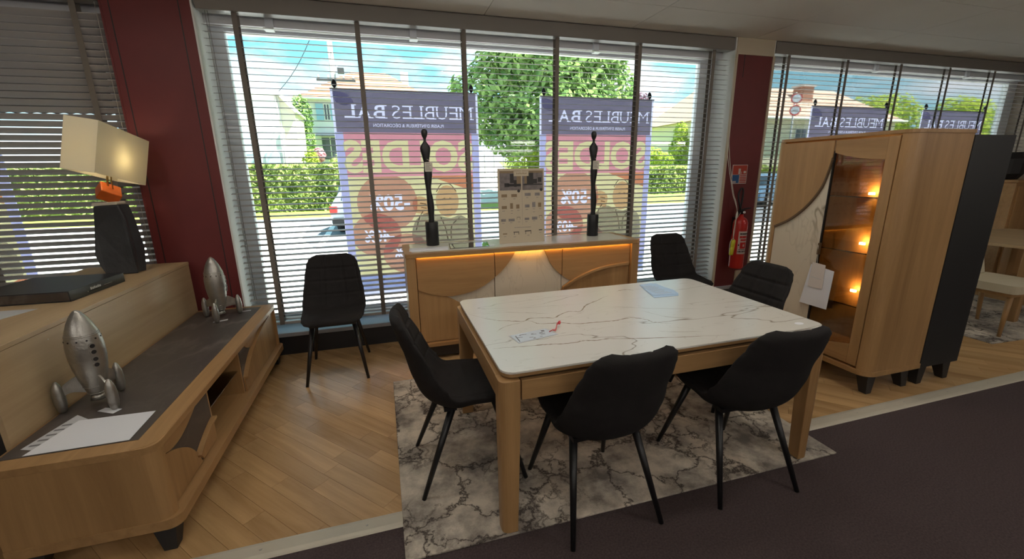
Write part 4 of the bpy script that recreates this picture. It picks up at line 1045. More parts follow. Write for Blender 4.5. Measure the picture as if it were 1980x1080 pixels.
for mt, lst in (('print_brown', [(0.07, 0.19, 0.335, 0.375), (0.28, 0.40, 0.335, 0.375), (0.07, 0.18, 0.49, 0.53), (0.38, 0.45, 0.475, 0.53), (0.08, 0.17, 0.86, 0.875), (0.86, 0.93, 0.46, 0.52), (0.25, 0.31, 0.455, 0.53)]),
                ('print_grey', [(0.57, 0.70, 0.325, 0.365), (0.79, 0.90, 0.325, 0.365), (0.57, 0.67, 0.48, 0.52), (0.73, 0.80, 0.45, 0.52), (0.05, 0.15, 0.665, 0.70), (0.21, 0.34, 0.665, 0.70), (0.56, 0.66, 0.66, 0.69), (0.72, 0.84, 0.65, 0.69)]),
                ('print_dark', [(0.31, 0.43, 0.845, 0.855), (0.32, 0.33, 0.855, 0.885), (0.42, 0.43, 0.855, 0.885), (0.56, 0.70, 0.835, 0.848), (0.57, 0.58, 0.848, 0.885), (0.69, 0.70, 0.848, 0.885), (0.87, 0.95, 0.83, 0.842), (0.39, 0.46, 0.645, 0.65), (0.39, 0.395, 0.65, 0.68), (0.455, 0.46, 0.65, 0.68), (0.88, 0.95, 0.635, 0.64), (0.88, 0.885, 0.64, 0.67), (0.945, 0.95, 0.64, 0.67)])):
    for q in lst:
        bm = bmesh.new(); bface(q[0], q[1], q[2], q[3], bm); obj('furniture_picture', bm, mt, pb)
bm = bmesh.new()
for q in [(0.10, 0.15, 0.395), (0.32, 0.37, 0.395), (0.60, 0.65, 0.385), (0.82, 0.87, 0.385), (0.08, 0.14, 0.555), (0.26, 0.31, 0.555), (0.40, 0.45, 0.55), (0.58, 0.64, 0.545), (0.74, 0.79, 0.54), (0.88, 0.93, 0.54), (0.26, 0.30, 0.59), (0.74, 0.79, 0.58), (0.07, 0.12, 0.72), (0.24, 0.29, 0.715), (0.41, 0.46, 0.71), (0.57, 0.62, 0.71), (0.74, 0.79, 0.705), (0.9, 0.94, 0.69), (0.33, 0.70, 0.785), (0.10, 0.15, 0.90), (0.31, 0.36, 0.91), (0.61, 0.66, 0.90), (0.88, 0.93, 0.87)]:
    bface(q[0], q[1], q[2], q[2] + 0.006, bm)
bface(0.507, 0.511, 0.29, 0.76, bm)
obj('captions', bm, 'print_grey', pb)
bm = bmesh.new()
for cx, cyy in ((0.44, 0.295), (0.93, 0.285)):
    V = disc_poly(0.912 + cx * 0.416, 1.541 - cyy * 0.63, 0.013, n=16); vs = [bm.verts.new((p[0], 3.50 + 0.022 * (p[1] - ZS) / 0.63 - 0.002, p[1])) for p in V]; bm.faces.new(vs)
obj('round_badge', bm, 'print_dark', pb)
# cards on the sideboard
cd = thing('price_card', 'thick white card lying before the left black sculpture', 'card', (0.31, 3.45, ZS))
obj('card', prism([(0.145, 3.40), (0.455, 3.39), (0.462, 3.475), (0.15, 3.49)], 'z', ZS, ZS + 0.012), 'paper_white', cd, 0.001)
bk = thing('clear_sleeve', 'clear plastic document sleeve lying flat on the sideboard top', 'sleeve', (0.66, 3.55, ZS))
thin_glass('sleeve_plastic', (0.75, 0.78, 0.80), 0.25)
obj('sheet', prism([(0.49, 3.43), (0.74, 3.43), (0.76, 3.60), (0.51, 3.61)], 'z', ZS, ZS + 0.001), 'paper_grey', bk)
obj('cover', prism([(0.47, 3.41), (0.80, 3.41), (0.84, 3.66), (0.50, 3.67)], 'z', ZS + 0.0015, ZS + 0.0035), 'sleeve_plastic', bk)
obj('binding', path([(0.475, 3.40, ZS + 0.004), (0.485, 3.53, ZS + 0.004), (0.50, 3.67, ZS + 0.004)], 0.0035, 6), 'print_brown', bk)
sheet('white_slip', [(0.80, 3.42), (0.86, 3.43), (0.85, 3.46), (0.79, 3.45)], ZS + 0.0005, 'small white slip beside the clear sleeve on the sideboard', 'paper')

# ---------------------------------------------------------------- papers on the dining table
ZT = 0.7575
pc_ = thing('price_card_table', 'laminated price card with a red ribbon on the dining table', 'card', (0.62, 1.78, ZT)); pc_.name = 'ribbon_price_card'; ORG[pc_.name] = Vector((0.62, 1.78, ZT))
thin_glass('laminate', (0.9, 0.92, 0.93), 0.1)
obj('sleeve_edge', prism([(0.505, 1.806), (0.708, 1.845), (0.737, 1.750), (0.524, 1.704)], 'z', ZT, ZT + 0.0008), 'paper_grey', pc_)
obj('card', prism([(0.512, 1.805), (0.700, 1.838), (0.728, 1.752), (0.527, 1.712)], 'z', ZT + 0.0008, ZT + 0.0016), 'card_blue', pc_)
bm = bmesh.new()
rc_ = random.Random(5)
for k in range(14):
    a = rc_.uniform(0.53, 0.66); c_ = rc_.uniform(1.735, 1.80); box(bm, a, a + rc_.uniform(0.008, 0.03), c_, c_ + 0.004, ZT + 0.0017, ZT + 0.0020)
box(bm, 0.672, 0.688, 1.805, 1.822, ZT + 0.0017, ZT + 0.0020); box(bm, 0.532, 0.537, 1.72, 1.79, ZT + 0.0017, ZT + 0.0020)
obj('print', bm, 'paper_print', pc_)
plain('red_ribbon', (0.62, 0.06, 0.07), 0.5)
obj('ribbon', path([(0.705, 1.79, ZT + 0.003), (0.725, 1.80, ZT + 0.006), (0.74, 1.795, ZT + 0.008), (0.765, 1.84, ZT + 0.012), (0.795, 1.868, ZT + 0.022)], 0.0022, 6), 'red_ribbon', pc_)
obj('ribbon', path([(0.725, 1.80, ZT + 0.006), (0.735, 1.785, ZT + 0.005), (0.745, 1.80, ZT + 0.009), (0.775, 1.86, ZT + 0.016)], 0.0022, 6), 'red_ribbon', pc_)
obj('ribbon_bow', rings([(0.783, 1.852, ZT + 0.010, 0.004, 0.004), (0.783, 1.852, ZT + 0.020, 0.009, 0.007), (0.783, 1.852, ZT + 0.028, 0.003, 0.003)], 10), 'red_ribbon', pc_)
plain('blue_paper', (0.46, 0.60, 0.80), 0.35)
lf = thing('leaflet_stack', 'pale blue folded leaflets at the far end of the dining table', 'leaflet', (1.63, 2.26, ZT))
obj('leaflet', prism([(1.515, 2.115), (1.685, 2.110), (1.735, 2.22), (1.70, 2.42), (1.60, 2.405), (1.565, 2.30)], 'z', ZT, ZT + 0.002), 'blue_paper', lf)
obj('leaflet', prism([(1.535, 2.155), (1.70, 2.130), (1.715, 2.16), (1.72, 2.40), (1.60, 2.375), (1.555, 2.26)], 'z', ZT + 0.0025, ZT + 0.004), 'blue_paper', lf)
bm = bmesh.new()
for k in range(9): box(bm, 1.575, 1.68 - 0.012 * (k % 3), 2.17 + k * 0.022, 2.175 + k * 0.022, ZT + 0.0041, ZT + 0.0044)
obj('print', bm, 'paper_grey', lf)
st_ = obj('clear_sticker', prism(disc_poly(1.927, 1.503, 0.024, 0.016, 16), 'z', ZT, ZT + 0.0006), 'paper_white'); tag(st_, 'small pale sticker on the near right corner of the table', 'sticker')

# ---------------------------------------------------------------- papers on the display cabinet
XP = VX0 - 0.016
o = obj('hanging_sheet', prism([(2.292, 0.825), (2.118, 0.805), (2.128, 0.522), (2.338, 0.520)], 'x', XP - 0.0012, XP), 'paper_white'); tag(o, 'large white sheet hanging on the front of the display cabinet', 'paper')
o = obj('hanging_card', prism([(2.279, 0.842), (2.181, 0.836), (2.178, 0.662), (2.288, 0.657)], 'x', XP - 0.0065, XP - 0.004), 'card_warm'); tag(o, 'small off white card hung over the large sheet on the display cabinet', 'card')
obj('crease', prism([(2.273, 0.735), (2.195, 0.73), (2.195, 0.727), (2.273, 0.732)], 'x', XP - 0.0068, XP - 0.0064), 'paper_grey', o)
obj('string', path([(XP - 0.003, 2.245, 0.836), (XP + 0.004, 2.257, 0.90), (DX - 0.021, 2.262, 0.968)], 0.0014, 6), 'cord_white', o)

# ---------------------------------------------------------------- fire extinguisher, sign, socket, cords
plain('ext_red', (0.50, 0.022, 0.018), 0.28)
plain('label_cream', (0.58, 0.48, 0.44), 0.5)
plain('yellow_plastic', (0.62, 0.55, 0.03), 0.4)
ex = thing('fire_extinguisher', 'red fire extinguisher hanging on the dark red pillar', 'extinguisher', (3.715, 3.745, 0.43))
EX, EY = 3.715, 3.745
obj('cylinder', rings([(EX, EY, z, r, r) for z, r in ((0.43, 0.062), (0.436, 0.070), (0.45, 0.075), (0.93, 0.075), (0.955, 0.070), (0.98, 0.056), (0.995, 0.036), (1.005, 0.022), (1.03, 0.02))], 28), 'ext_red', ex)
def curved_label(a0, a1, z0, z1, r, m, nm, par, n=10):
    bm = bmesh.new(); lo_ = []; hi_ = []
    for k in range(n + 1):
        a = math.radians(a0 + (a1 - a0) * k / n); lo_.append(bm.verts.new((EX + r * math.cos(a), EY + r * math.sin(a), z0))); hi_.append(bm.verts.new((EX + r * math.cos(a), EY + r * math.sin(a), z1)))
    for k in range(n): bm.faces.new([lo_[k], lo_[k + 1], hi_[k + 1], hi_[k]])
    return obj(nm, bm, m, par)
lb = curved_label(222, 318, 0.60, 0.85, 0.0757, 'label_cream', 'label', ex)
for z0, z1, a0, a1, mm in ((0.815, 0.83, 232, 308, 'print_dark'), (0.775, 0.80, 232, 308, 'ext_red'), (0.745, 0.765, 240, 300, 'ext_red'), (0.66, 0.73, 240, 300, 'ext_red'), (0.645, 0.652, 232, 308, 'print_dark'), (0.62, 0.635, 226, 312, 'print_dark'), (0.69, 0.71, 226, 234, 'print_dark')):
    curved_label(a0, a1, z0, z1, 0.0761, mm, 'label_print', lb, 6)
curved_label(262, 278, 0.682, 0.708, 0.0766, 'label_cream', 'label_symbol', lb, 4)
obj('valve', rings([(EX, EY, 1.03, 0.021, 0.021), (EX, EY, 1.065, 0.024, 0.024), (EX, EY, 1.085, 0.015, 0.015)], 16), 'black_metal', ex)
bm = bmesh.new(); box(bm, EX - 0.06, EX + 0.02, EY - 0.012, EY + 0.012, 1.035, 1.048)
obj('lower_handle', bm, 'black_metal', ex, 0.003)
obj('lever', prism([(EX - 0.055, 1.055), (EX - 0.03, 1.08), (EX + 0.04, 1.092), (EX + 0.115, 1.098), (EX + 0.115, 1.088), (EX + 0.04, 1.078), (EX - 0.02, 1.062), (EX - 0.05, 1.045)], 'y', EY - 0.011, EY + 0.011), 'black_metal', ex, 0.002)
obj('gauge', T((EX + 0.006, EY - 0.036, 1.052), (EX + 0.006, EY - 0.020, 1.052), 0.012, n=12), 'paper_white', ex)
obj('hose', path(smoothcurve([(EX - 0.02, EY - 0.01, 1.06), (3.668, 3.75, 1.16), (3.66, 3.76, 1.24), (3.69, 3.77, 1.295), (3.722, 3.775, 1.30), (3.735, 3.775, 1.25), (3.728, 3.78, 1.12), (3.722, 3.80, 1.02), (3.71, 3.828, 0.97)], 5), 0.0095, 10), 'black_metal', ex)
obj('wall_bracket', B(EX - 0.03, EX + 0.03, 3.815, 3.839, 0.80, 0.99), 'black_metal', ex, 0.002)
obj('pin_seal', path([(EX - 0.03, EY - 0.02, 1.05), (EX - 0.07, EY - 0.02, 1.0), (EX - 0.11, EY - 0.015, 0.94)], 0.0015, 6), 'cord_white', ex)
sg = thing('safety_sign', 'small red and blue safety sign above the fire extinguisher', 'sign', (3.714, 3.838, 1.45))
plain('sign_red', (0.42, 0.045, 0.02), 0.35); plain('sign_blue', (0.02, 0.09, 0.24), 0.35)
obj('plate', B(3.615, 3.815, 3.836, 3.8395, 1.352, 1.553), 'label_cream', sg, 0.001)
obj('red_field', B(3.622, 3.808, 3.8352, 3.8359, 1.450, 1.546), 'sign_red', sg)
obj('blue_field', B(3.622, 3.712, 3.8352, 3.8359, 1.359, 1.447), 'sign_blue', sg)
for k in range(5):
    obj('red_line', B(3.720, 3.808, 3.8352, 3.8359, 1.361 + k * 0.0175, 1.372 + k * 0.0175), 'sign_red', sg)
bm = B(3.695, 3.725, 3.8345, 3.835, 1.455, 1.512); box(bm, 3.735, 3.741, 3.8345, 3.835, 1.455, 1.48); box(bm, 3.765, 3.797, 3.8345, 3.835, 1.462, 1.486)
obj('pictograms', bm, 'label_cream', sg)
bm = B(3.632, 3.65, 3.8345, 3.835, 1.362, 1.382); box(bm, 3.655, 3.672, 3.8345, 3.835, 1.362, 1.382)
obj('pictograms', bm, 'label_cream', sg)
so = thing('wall_socket', 'cream wall socket low on the right red pillar', 'socket', (3.87, 3.838, 0.30))
obj('plate', prism(rrect(3.805, 3.945, 0.222, 0.372, 0.015), 'y', 3.822, 3.8395), 'cream_paint', so, 0.003)
for x in (3.842, 3.908):
    obj('outlet', prism(disc_poly(x, 0.30, 0.025, n=20), 'y', 3.8195, 3.822), 'cream_paint', so)
    bm = bmesh.new()
    for dx in (-0.009, 0.009): box(bm, x + dx - 0.003, x + dx + 0.003, 3.8188, 3.8195, 0.297, 0.303)
    obj('pin_hole', bm, 'dark_hole', so)
pcd = thing('pull_cords', 'pale blind pull cords with a yellow toggle beside the fire extinguisher', 'blind cord', (3.53, 3.66, 0.48))
for k, dx in enumerate((0.0, 0.012)):
    obj('cord', path(smoothcurve([(3.49, 3.83, 2.68), (3.465 + dx, 3.80, 2.2), (3.44 + dx * 2, 3.76, 1.75), (3.49 + dx, 3.68, 1.30), (3.515 + dx, 3.65, 1.18), (3.552, 3.64, 1.07), (3.54 + dx * 0.6, 3.64, 0.97), (3.528 + dx, 3.635, 0.87), (3.528, 3.632, 0.79)], 4), 0.0028, 6), 'cord_white', pcd)
obj('cord', path(smoothcurve([(3.528, 3.632, 0.79), (3.497, 3.632, 0.75), (3.495, 3.63, 0.64), (3.51, 3.63, 0.61), (3.512, 3.63, 0.55), (3.51, 3.63, 0.49)], 4), 0.0035, 6), 'cord_white', pcd)
obj('cord', path(smoothcurve([(3.528, 3.632, 0.80), (3.556, 3.63, 0.74), (3.55, 3.63, 0.66), (3.52, 3.628, 0.61)], 4), 0.0028, 6), 'cord_white', pcd)
obj('knot', rings([(3.547, 3.64, 0.985, 0.004, 0.004), (3.549, 3.64, 1.01, 0.010, 0.009), (3.552, 3.64, 1.045, 0.011, 0.010), (3.552, 3.64, 1.075, 0.004, 0.004)], 10), 'cord_white', pcd)
obj('toggle', rings([(3.512, 3.62, 0.612, 0.016, 0.014), (3.512, 3.62, 0.622, 0.022, 0.02), (3.520, 3.62, 0.695, 0.022, 0.02), (3.521, 3.62, 0.70, 0.018, 0.016), (3.522, 3.62, 0.705, 0.022, 0.02), (3.528, 3.62, 0.765, 0.022, 0.02), (3.529, 3.62, 0.775, 0.015, 0.013)], 16), 'yellow_plastic', pcd)
# bare patch of packaging near the floor by the far window chair is not furniture

# ---------------------------------------------------------------- neighbouring display at the far right
rg = obj('neighbour_rug', prism([(4.95, 2.10), (6.6, 2.02), (6.7, 3.3), (5.0, 3.35)], 'z', 0.0005, 0.0075), 'rug'); tag(rg, 'patterned rug of the neighbouring display at the far right', 'rug')
plain('seat_linen', (0.52, 0.46, 0.33), 0.9, bump=0.2, bscale=200)
nc = thing('linen_chair', 'oak chair with a linen seat behind the black cabinet', 'chair', (5.45, 2.38, 0.008))
obj('seat', prism(rrect(5.16, 5.66, 2.13, 2.60, 0.06), 'z', 0.41, 0.485), 'seat_linen', nc, 0.02, 3)
for x, y in ((5.20, 2.19), (5.62, 2.19), (5.20, 2.55), (5.62, 2.55)):
    obj('leg', T((x + (0.03 if x < 5.4 else -0.03), y, 0.415), (x, y - 0.01, 0.008), 0.024, 0.014, 10), 'oak_z', nc)
obj('seat_rail', B(5.19, 5.63, 2.165, 2.575, 0.375, 0.415), 'oak_x', nc, 0.004)
obj('backrest', prism([(2.55, 0.485), (2.59, 0.485), (2.68, 0.90), (2.64, 0.90)], 'x', 5.18, 5.58), 'seat_linen', nc, 0.012, 3)
ntb = thing('neighbour_table', 'oak table of the neighbouring display beyond the linen chair', 'table', (6.5, 2.72, 0.008))
obj('tabletop', prism(rrect(5.72, 7.2, 2.28, 3.2, 0.08), 'z', 0.735, 0.765), 'pale_oak_y', ntb, 0.006)
for x in (5.85, 7.08):
    for y in (2.4, 3.08): obj('leg', B(x - 0.035, x + 0.035, y - 0.035, y + 0.035, 0.008, 0.735), 'oak_z', ntb, 0.006)
ncab = thing('neighbour_sideboard', 'oak sideboard at the right edge beyond the neighbouring table', 'sideboard', (7.7, 3.3, 0))
obj('body', B(7.25, 8.5, 3.25, 3.78, 0.12, 1.30), 'oak_x', ncab, 0.006)
obj('top', B(7.23, 8.52, 3.23, 3.80, 1.30, 1.33), 'oak_x', ncab, 0.004)
for k in range(2): obj('door', B(7.29 + k * 0.59, 7.86 + k * 0.59, 3.232, 3.25, 0.16, 1.26), 'oak_z', ncab, 0.003)
for x in (7.35, 8.4):
    for y in (3.32, 3.7): obj('leg', T((x, y, 0.12), (x, y, 0), 0.03, 0.02, 4), 'black_lacquer', ncab)
bst = thing('dark_vase', 'dark angular vase on the sideboard at the right edge', 'vase', (7.6, 3.5, 1.33))
obj('vase', rings([(7.6, 3.5, 1.33, 0.10, 0.08), (7.6, 3.5, 1.40, 0.16, 0.12), (7.6, 3.5, 1.58, 0.17, 0.13), (7.6, 3.5, 1.66, 0.09, 0.08)], 10, smooth=False), 'black_lacquer', bst)
# ---------------------------------------------------------------- banners hung against the glass
YBN = 4.135
translucent('banner_cloth', (0.74, 0.71, 0.95), 0.85)
film('ink_header', (0.27, 0.24, 0.27)); film('ink_pink', (0.95, 0.42, 0.40)); film('ink_yellow', (1.0, 0.93, 0.42)); film('ink_red', (0.86, 0.50, 0.60))
film('ink_suit', (0.50, 0.48, 0.55)); film('ink_skin', (0.90, 0.62, 0.55)); film('ink_line', (0.25, 0.15, 0.15)); film('ink_blue', (0.45, 0.52, 0.72)); film('ink_margin', (0.62, 0.62, 0.80), 0.05)
BW, BH = 1.275, 1.83
def ell_clip(poly): return cliprect(poly, 0.07, BW - 0.07, 0.19, 1.10)
brand = []
def serif_word(word, cx, cyy, width, height, bold):
    """capital letters with slab serifs, laid out by hand"""
    wd = {'M': 1.25, 'E': 0.86, 'U': 1.08, 'B': 0.95, 'L': 0.86, 'S': 0.78, 'A': 1.08, ' ': 0.55}
    tot = sum(wd[c] + 0.22 for c in word); k = width / tot; x = cx - width / 2
    for c in word:
        w = wd[c] * k
        if c != ' ':
            brand.append(text_mesh(c, 0.1, x + w / 2 + 0.11 * k, cyy, width=w, height=height, bold=bold))
            x0, x1 = x + 0.11 * k, x + 0.11 * k + w; sw = 0.20 * k; th = height * 0.07; y0, y1 = cyy - height / 2, cyy + height / 2
            bars = {'M': ((x0, y0), (x1, y0), (x0, y1), (x1, y1)), 'E': ((x0, y0), (x0, y1)), 'U': ((x0 + 0.05 * k, y1), (x1 - 0.05 * k, y1)), 'B': ((x0, y0), (x0, y1)), 'L': ((x0, y0), (x0 + 0.05 * k, y1)), 'A': ((x0, y0), (x1, y0))}.get(c, ())
            for bx, by in bars:
                ya, yb = (by, by + th) if by < cyy else (by - th, by)
                V = [(bx - sw, ya), (bx + sw, ya), (bx + sw, yb), (bx - sw, yb)]
                brand.append((V, [(0, 1, 2, 3)], [(0, 1), (1, 2), (2, 3), (3, 0)]))
        x += w + 0.22 * k
serif_word('MEUBLES', 0.42, 1.655, 0.74, 0.11, -0.001)
serif_word('BAL', 1.01, 1.655, 0.36, 0.11, 0.0012)
t_tag = text_mesh("PLAISIR D'INTÉRIEUR & DÉCORATION", 0.1, BW / 2, 1.545, width=0.62, height=0.034)
t_sold = text_mesh('SOLDES', 0.3, BW / 2, 1.275, width=1.17, height=0.285, bold=0.012)
t_50 = text_mesh('-50%', 0.2, 0.86, 0.865, width=0.36, height=0.15, bold=0.006)
t_40 = text_mesh('-40%', 0.2, 0.98, 0.56, width=0.27, height=0.115, bold=0.005)
t_30 = text_mesh('-30%', 0.2, 0.72, 0.385, width=0.27, height=0.12, bold=0.005)
white = [t_50, t_40, t_30]
circles = [disc_poly(0.88, 0.86, 0.27, 0.26), disc_poly(1.0, 0.57, 0.22, 0.20), disc_poly(0.74, 0.38, 0.22, 0.19)]
suit = smoothcurve([(0.08, 0.42), (0.10, 0.62), (0.20, 0.72), (0.30, 0.70), (0.40, 0.72), (0.52, 0.76), (0.63, 0.70), (0.68, 0.58), (0.66, 0.46), (0.55, 0.40), (0.3, 0.36), (0.1, 0.38)], 3)
head = disc_poly(0.33, 0.86, 0.11, 0.15, 24)
hand = smoothcurve([(0.52, 0.74), (0.50, 0.84), (0.54, 0.90), (0.62, 0.91), (0.66, 0.84), (0.63, 0.76)], 3)
def banner(label, x1):
    """x1: its right-hand edge seen from inside; the print faces the street, so it reads mirrored from here"""
    r = thing('sale_banner', label, 'banner', (x1 - BW / 2, YBN, 0.39), 0, 'translucent sale banners hung against the glass')
    def at(layer):
        return lambda p: (x1 - p[0], YBN - 0.0012 * layer, 0.39 + p[1])
    bm = bmesh.new(); nx_, nz_ = 12, 14
    G = [[bm.verts.new((x1 - BW * i / nx_, YBN + 0.001, 0.39 + BH * j / nz_)) for j in range(nz_ + 1)] for i in range(nx_ + 1)]
    for i in range(nx_):
        for j in range(nz_): bm.faces.new([G[i][j], G[i + 1][j], G[i + 1][j + 1], G[i][j + 1]])
    obj('cloth', bm, 'banner_cloth', r)
    def add(nm, poly, mat, layer, holes=()):
        V, F = holed(poly, list(holes)); return obj(nm, flat(V, F, at(layer)), mat, r)
    R_ = lambda a, b_, c, d: [(a, c), (b_, c), (b_, d), (a, d)]
    add('header_band', R_(0.02, BW - 0.02, 1.48, BH - 0.005), 'ink_header', 1, brand + [t_tag])
    add('pink_field', R_(0.07, BW - 0.07, 1.10, 1.48), 'ink_pink', 1, [t_sold])
    obj('sale_lettering', flat(t_sold[0], t_sold[1], at(1)), 'ink_yellow', r)
    add('yellow_field', R_(0.07, BW - 0.07, 0.19, 1.10), 'ink_yellow', 1, white)
    for q, c_, tx_ in zip((2, 3, 4), circles, white): add('discount_disc', ell_clip(c_), 'ink_red', q, [tx_])
    add('bottom_band', R_(0.02, BW - 0.02, 0.03, 0.19), 'ink_blue', 1)
    for a, b_ in ((0.005, 0.07), (BW - 0.07, BW - 0.005)): add('margin', R_(a, b_, 0.19, 1.48), 'ink_margin', 1)
    add('red_corner', [(0.071, 0.20), (0.45, 0.20), (0.071, 0.40)], 'ink_pink', 5); add('red_corner', [(0.071, 1.099), (0.5, 1.099), (0.071, 0.95)], 'ink_pink', 5)
    add('figure_suit', suit, 'ink_suit', 6); add('figure_head', head, 'ink_skin', 6); add('figure_hand', hand, 'ink_skin', 7)
    bm = bmesh.new()
    for c_ in ([(0.24, 0.95), (0.30, 1.02), (0.38, 1.02), (0.43, 0.95)], [(0.22, 0.70), (0.30, 0.62), (0.31, 0.50)], [(0.40, 0.71), (0.36, 0.60), (0.34, 0.48)], [(0.28, 0.88), (0.31, 0.89)], [(0.35, 0.89), (0.385, 0.88)], [(0.29, 0.79), (0.33, 0.775), (0.37, 0.79)], [(0.56, 0.78), (0.60, 0.72), (0.64, 0.60)], [(0.53, 0.80), (0.58, 0.81)], [(0.53, 0.84), (0.59, 0.85)]):
        s = smoothcurve(c_, 4)
        for a, b_ in zip(s, s[1:]):
            d = Vector((b_[0] - a[0], b_[1] - a[1])); 
            if d.length < 1e-6: continue
            nn = Vector((-d.y, d.x)).normalized() * 0.004
            vs = [bm.verts.new(at(8)(p)) for p in ((a[0] + nn.x, a[1] + nn.y), (a[0] - nn.x, a[1] - nn.y), (b_[0] - nn.x, b_[1] - nn.y), (b_[0] + nn.x, b_[1] + nn.y))]; bm.faces.new(vs)
    o = obj('drawn_lines', bm, 'ink_line', r); o['kind'] = 'stuff'
    # pale leaf emblem at the header's end, hooks and hem bars
    add('leaf_emblem', smoothcurve([(1.09, 1.72), (1.14, 1.79), (1.25, 1.81), (1.24, 1.73), (1.17, 1.70), (1.09, 1.72)], 4)[:-1], 'ink_margin', 3)
    for x in (x1 - 0.06, x1 - BW + 0.04):
        bm = rings([(x, YBN - 0.012, 2.225, 0.006, 0.006), (x, YBN - 0.012, 2.245, 0.02, 0.014), (x, YBN - 0.008, 2.262, 0.022, 0.018), (x, YBN - 0.006, 2.285, 0.014, 0.012), (x, YBN - 0.006, 2.295, 0.004, 0.004)], 12)
        obj('suction_hook', bm, 'black_metal', r)
    obj('hem_bar', T((x1 - BW, YBN - 0.006, 0.39 + BH), (x1, YBN - 0.006, 0.39 + BH), 0.006, n=8), 'paper_grey', r)
    return r
banner('translucent purple and yellow sale banner behind the left black sculpture', 0.896)
banner('translucent purple and yellow sale banner behind the right black sculpture', 2.785)
banner('translucent sale banner in the right window, above the glass door of the display cabinet', 6.22)
banner('translucent sale banner in the right window, nearest the right edge of the picture', 8.12)
banner('translucent sale banner in the left window behind the black binder', -2.66)
aw = thing('outside_awning', 'dark awning half lowered outside the left window', 'awning', (-3.2, 4.26, 1.99))
plain('awning_cloth', (0.12, 0.10, 0.09), 0.9)
obj('cloth', B(-4.6, -1.95, 4.215, 4.222, 2.03, 2.62), 'awning_cloth', aw)
bm = bmesh.new()
for k in range(33):
    x = -4.6 + k * 0.08; prism([(x, 2.03), (x + 0.08, 2.03), (x + 0.075, 1.995), (x + 0.04, 1.985), (x + 0.005, 1.995)], 'y', 4.215, 4.222, bm)
o = obj('scalloped_edge', bm, 'awning_cloth', aw); o['kind'] = 'stuff'

# ---------------------------------------------------------------- outdoors
ZG = -0.2
plain('concrete', (0.70, 0.68, 0.64), 0.9, var=0.10, vscale=1.5)
plain('asphalt', (0.17, 0.18, 0.20), 0.9, var=0.15, vscale=6)
plain('line_white', (0.75, 0.75, 0.74), 0.8)
plain('grass', (0.30, 0.36, 0.06), 0.95, var=0.25, vscale=3, bump=0.5, bscale=60)
plain('meadow', (0.22, 0.34, 0.07), 0.95, var=0.25, vscale=0.4)
plain('house_white', (0.74, 0.73, 0.70), 0.85, var=0.04, vscale=1)
plain('house_cream', (0.70, 0.64, 0.50), 0.85, var=0.04, vscale=1)
plain('roof_tile', (0.46, 0.25, 0.16), 0.85, var=0.22, vscale=9)
plain('roof_pale', (0.62, 0.44, 0.33), 0.85, var=0.15, vscale=9)
plain('chimney_brick', (0.42, 0.20, 0.13), 0.9, var=0.2, vscale=12)
plain('shutter_blue', (0.30, 0.50, 0.66), 0.6)
plain('window_dark', (0.06, 0.08, 0.10), 0.2)
plain('garage_door', (0.55, 0.62, 0.70), 0.6)
plain('pole_concrete', (0.62, 0.58, 0.54), 0.9)
plain('wire', (0.05, 0.05, 0.05), 0.7)
plain('bark', (0.13, 0.09, 0.06), 0.95, bump=0.6, bscale=20)
plain('car_silver', (0.42, 0.47, 0.52), 0.22, metal=0.4)
plain('car_blue', (0.15, 0.27, 0.40), 0.22, metal=0.4)
plain('car_glass', (0.05, 0.07, 0.09), 0.08)
plain('tail_red', (0.62, 0.03, 0.02), 0.25)
plain('tyre', (0.02, 0.02, 0.02), 0.8)
plain('sign_white', (0.80, 0.80, 0.82), 0.4); plain('sign_rim', (0.62, 0.04, 0.04), 0.4)
plain('fence_metal', (0.35, 0.36, 0.36), 0.5)
def leafmat(name, a, b_):
    m, t, p = newmat(name)
    c = N(t, 'ShaderNodeTexCoord'); n = N(t, 'ShaderNodeTexNoise'); n.inputs['Scale'].default_value = 1.1; n.inputs['Detail'].default_value = 4
    t.links.new(c.outputs['Object'], n.inputs['Vector'])
    g = N(t, 'ShaderNodeNewGeometry'); ad = N(t, 'ShaderNodeMath', operation='MULTIPLY_ADD'); ad.inputs[1].default_value = 0.35
    t.links.new(g.outputs['Random Per Island'], ad.inputs[0]); t.links.new(n.outputs['Fac'], ad.inputs[2])
    r = N(t, 'ShaderNodeValToRGB'); r.color_ramp.elements[0].position = 0.45; r.color_ramp.elements[0].color = (*a, 1); r.color_ramp.elements[1].position = 0.85; r.color_ramp.elements[1].color = (*b_, 1)
    t.links.new(ad.outputs[0], r.inputs[0])
    df = N(t, 'ShaderNodeBsdfDiffuse'); tr = N(t, 'ShaderNodeBsdfTranslucent'); ms = N(t, 'ShaderNodeMixShader'); ms.inputs[0].default_value = 0.35
    t.links.new(r.outputs[0], df.inputs[0]); t.links.new(r.outputs[0], tr.inputs[0]); t.links.new(df.outputs[0], ms.inputs[1]); t.links.new(tr.outputs[0], ms.inputs[2])
    t.links.new(ms.outputs[0], t.nodes['Material Output'].inputs[0]); return m
leafmat('leaf_tree', (0.10, 0.20, 0.06), (0.42, 0.58, 0.20)); leafmat('leaf_hedge', (0.16, 0.24, 0.07), (0.62, 0.68, 0.26)); leafmat('leaf_bright', (0.24, 0.36, 0.05), (0.60, 0.66, 0.14)); leafmat('leaf_plum', (0.10, 0.05, 0.08), (0.26, 0.15, 0.20)); leafmat('petal_pink', (0.55, 0.20, 0.28), (0.85, 0.60, 0.62))
ground = struct('pavement', B(-70, 110, 4.28, 24.0, ZG - 0.2, ZG), 'concrete', 'sunlit pale concrete forecourt outside the shop')
struct('foundation', B(-70, 110, 3.9, 4.28, ZG - 0.2, -0.05), 'concrete', 'concrete foundation strip under the shop windows')
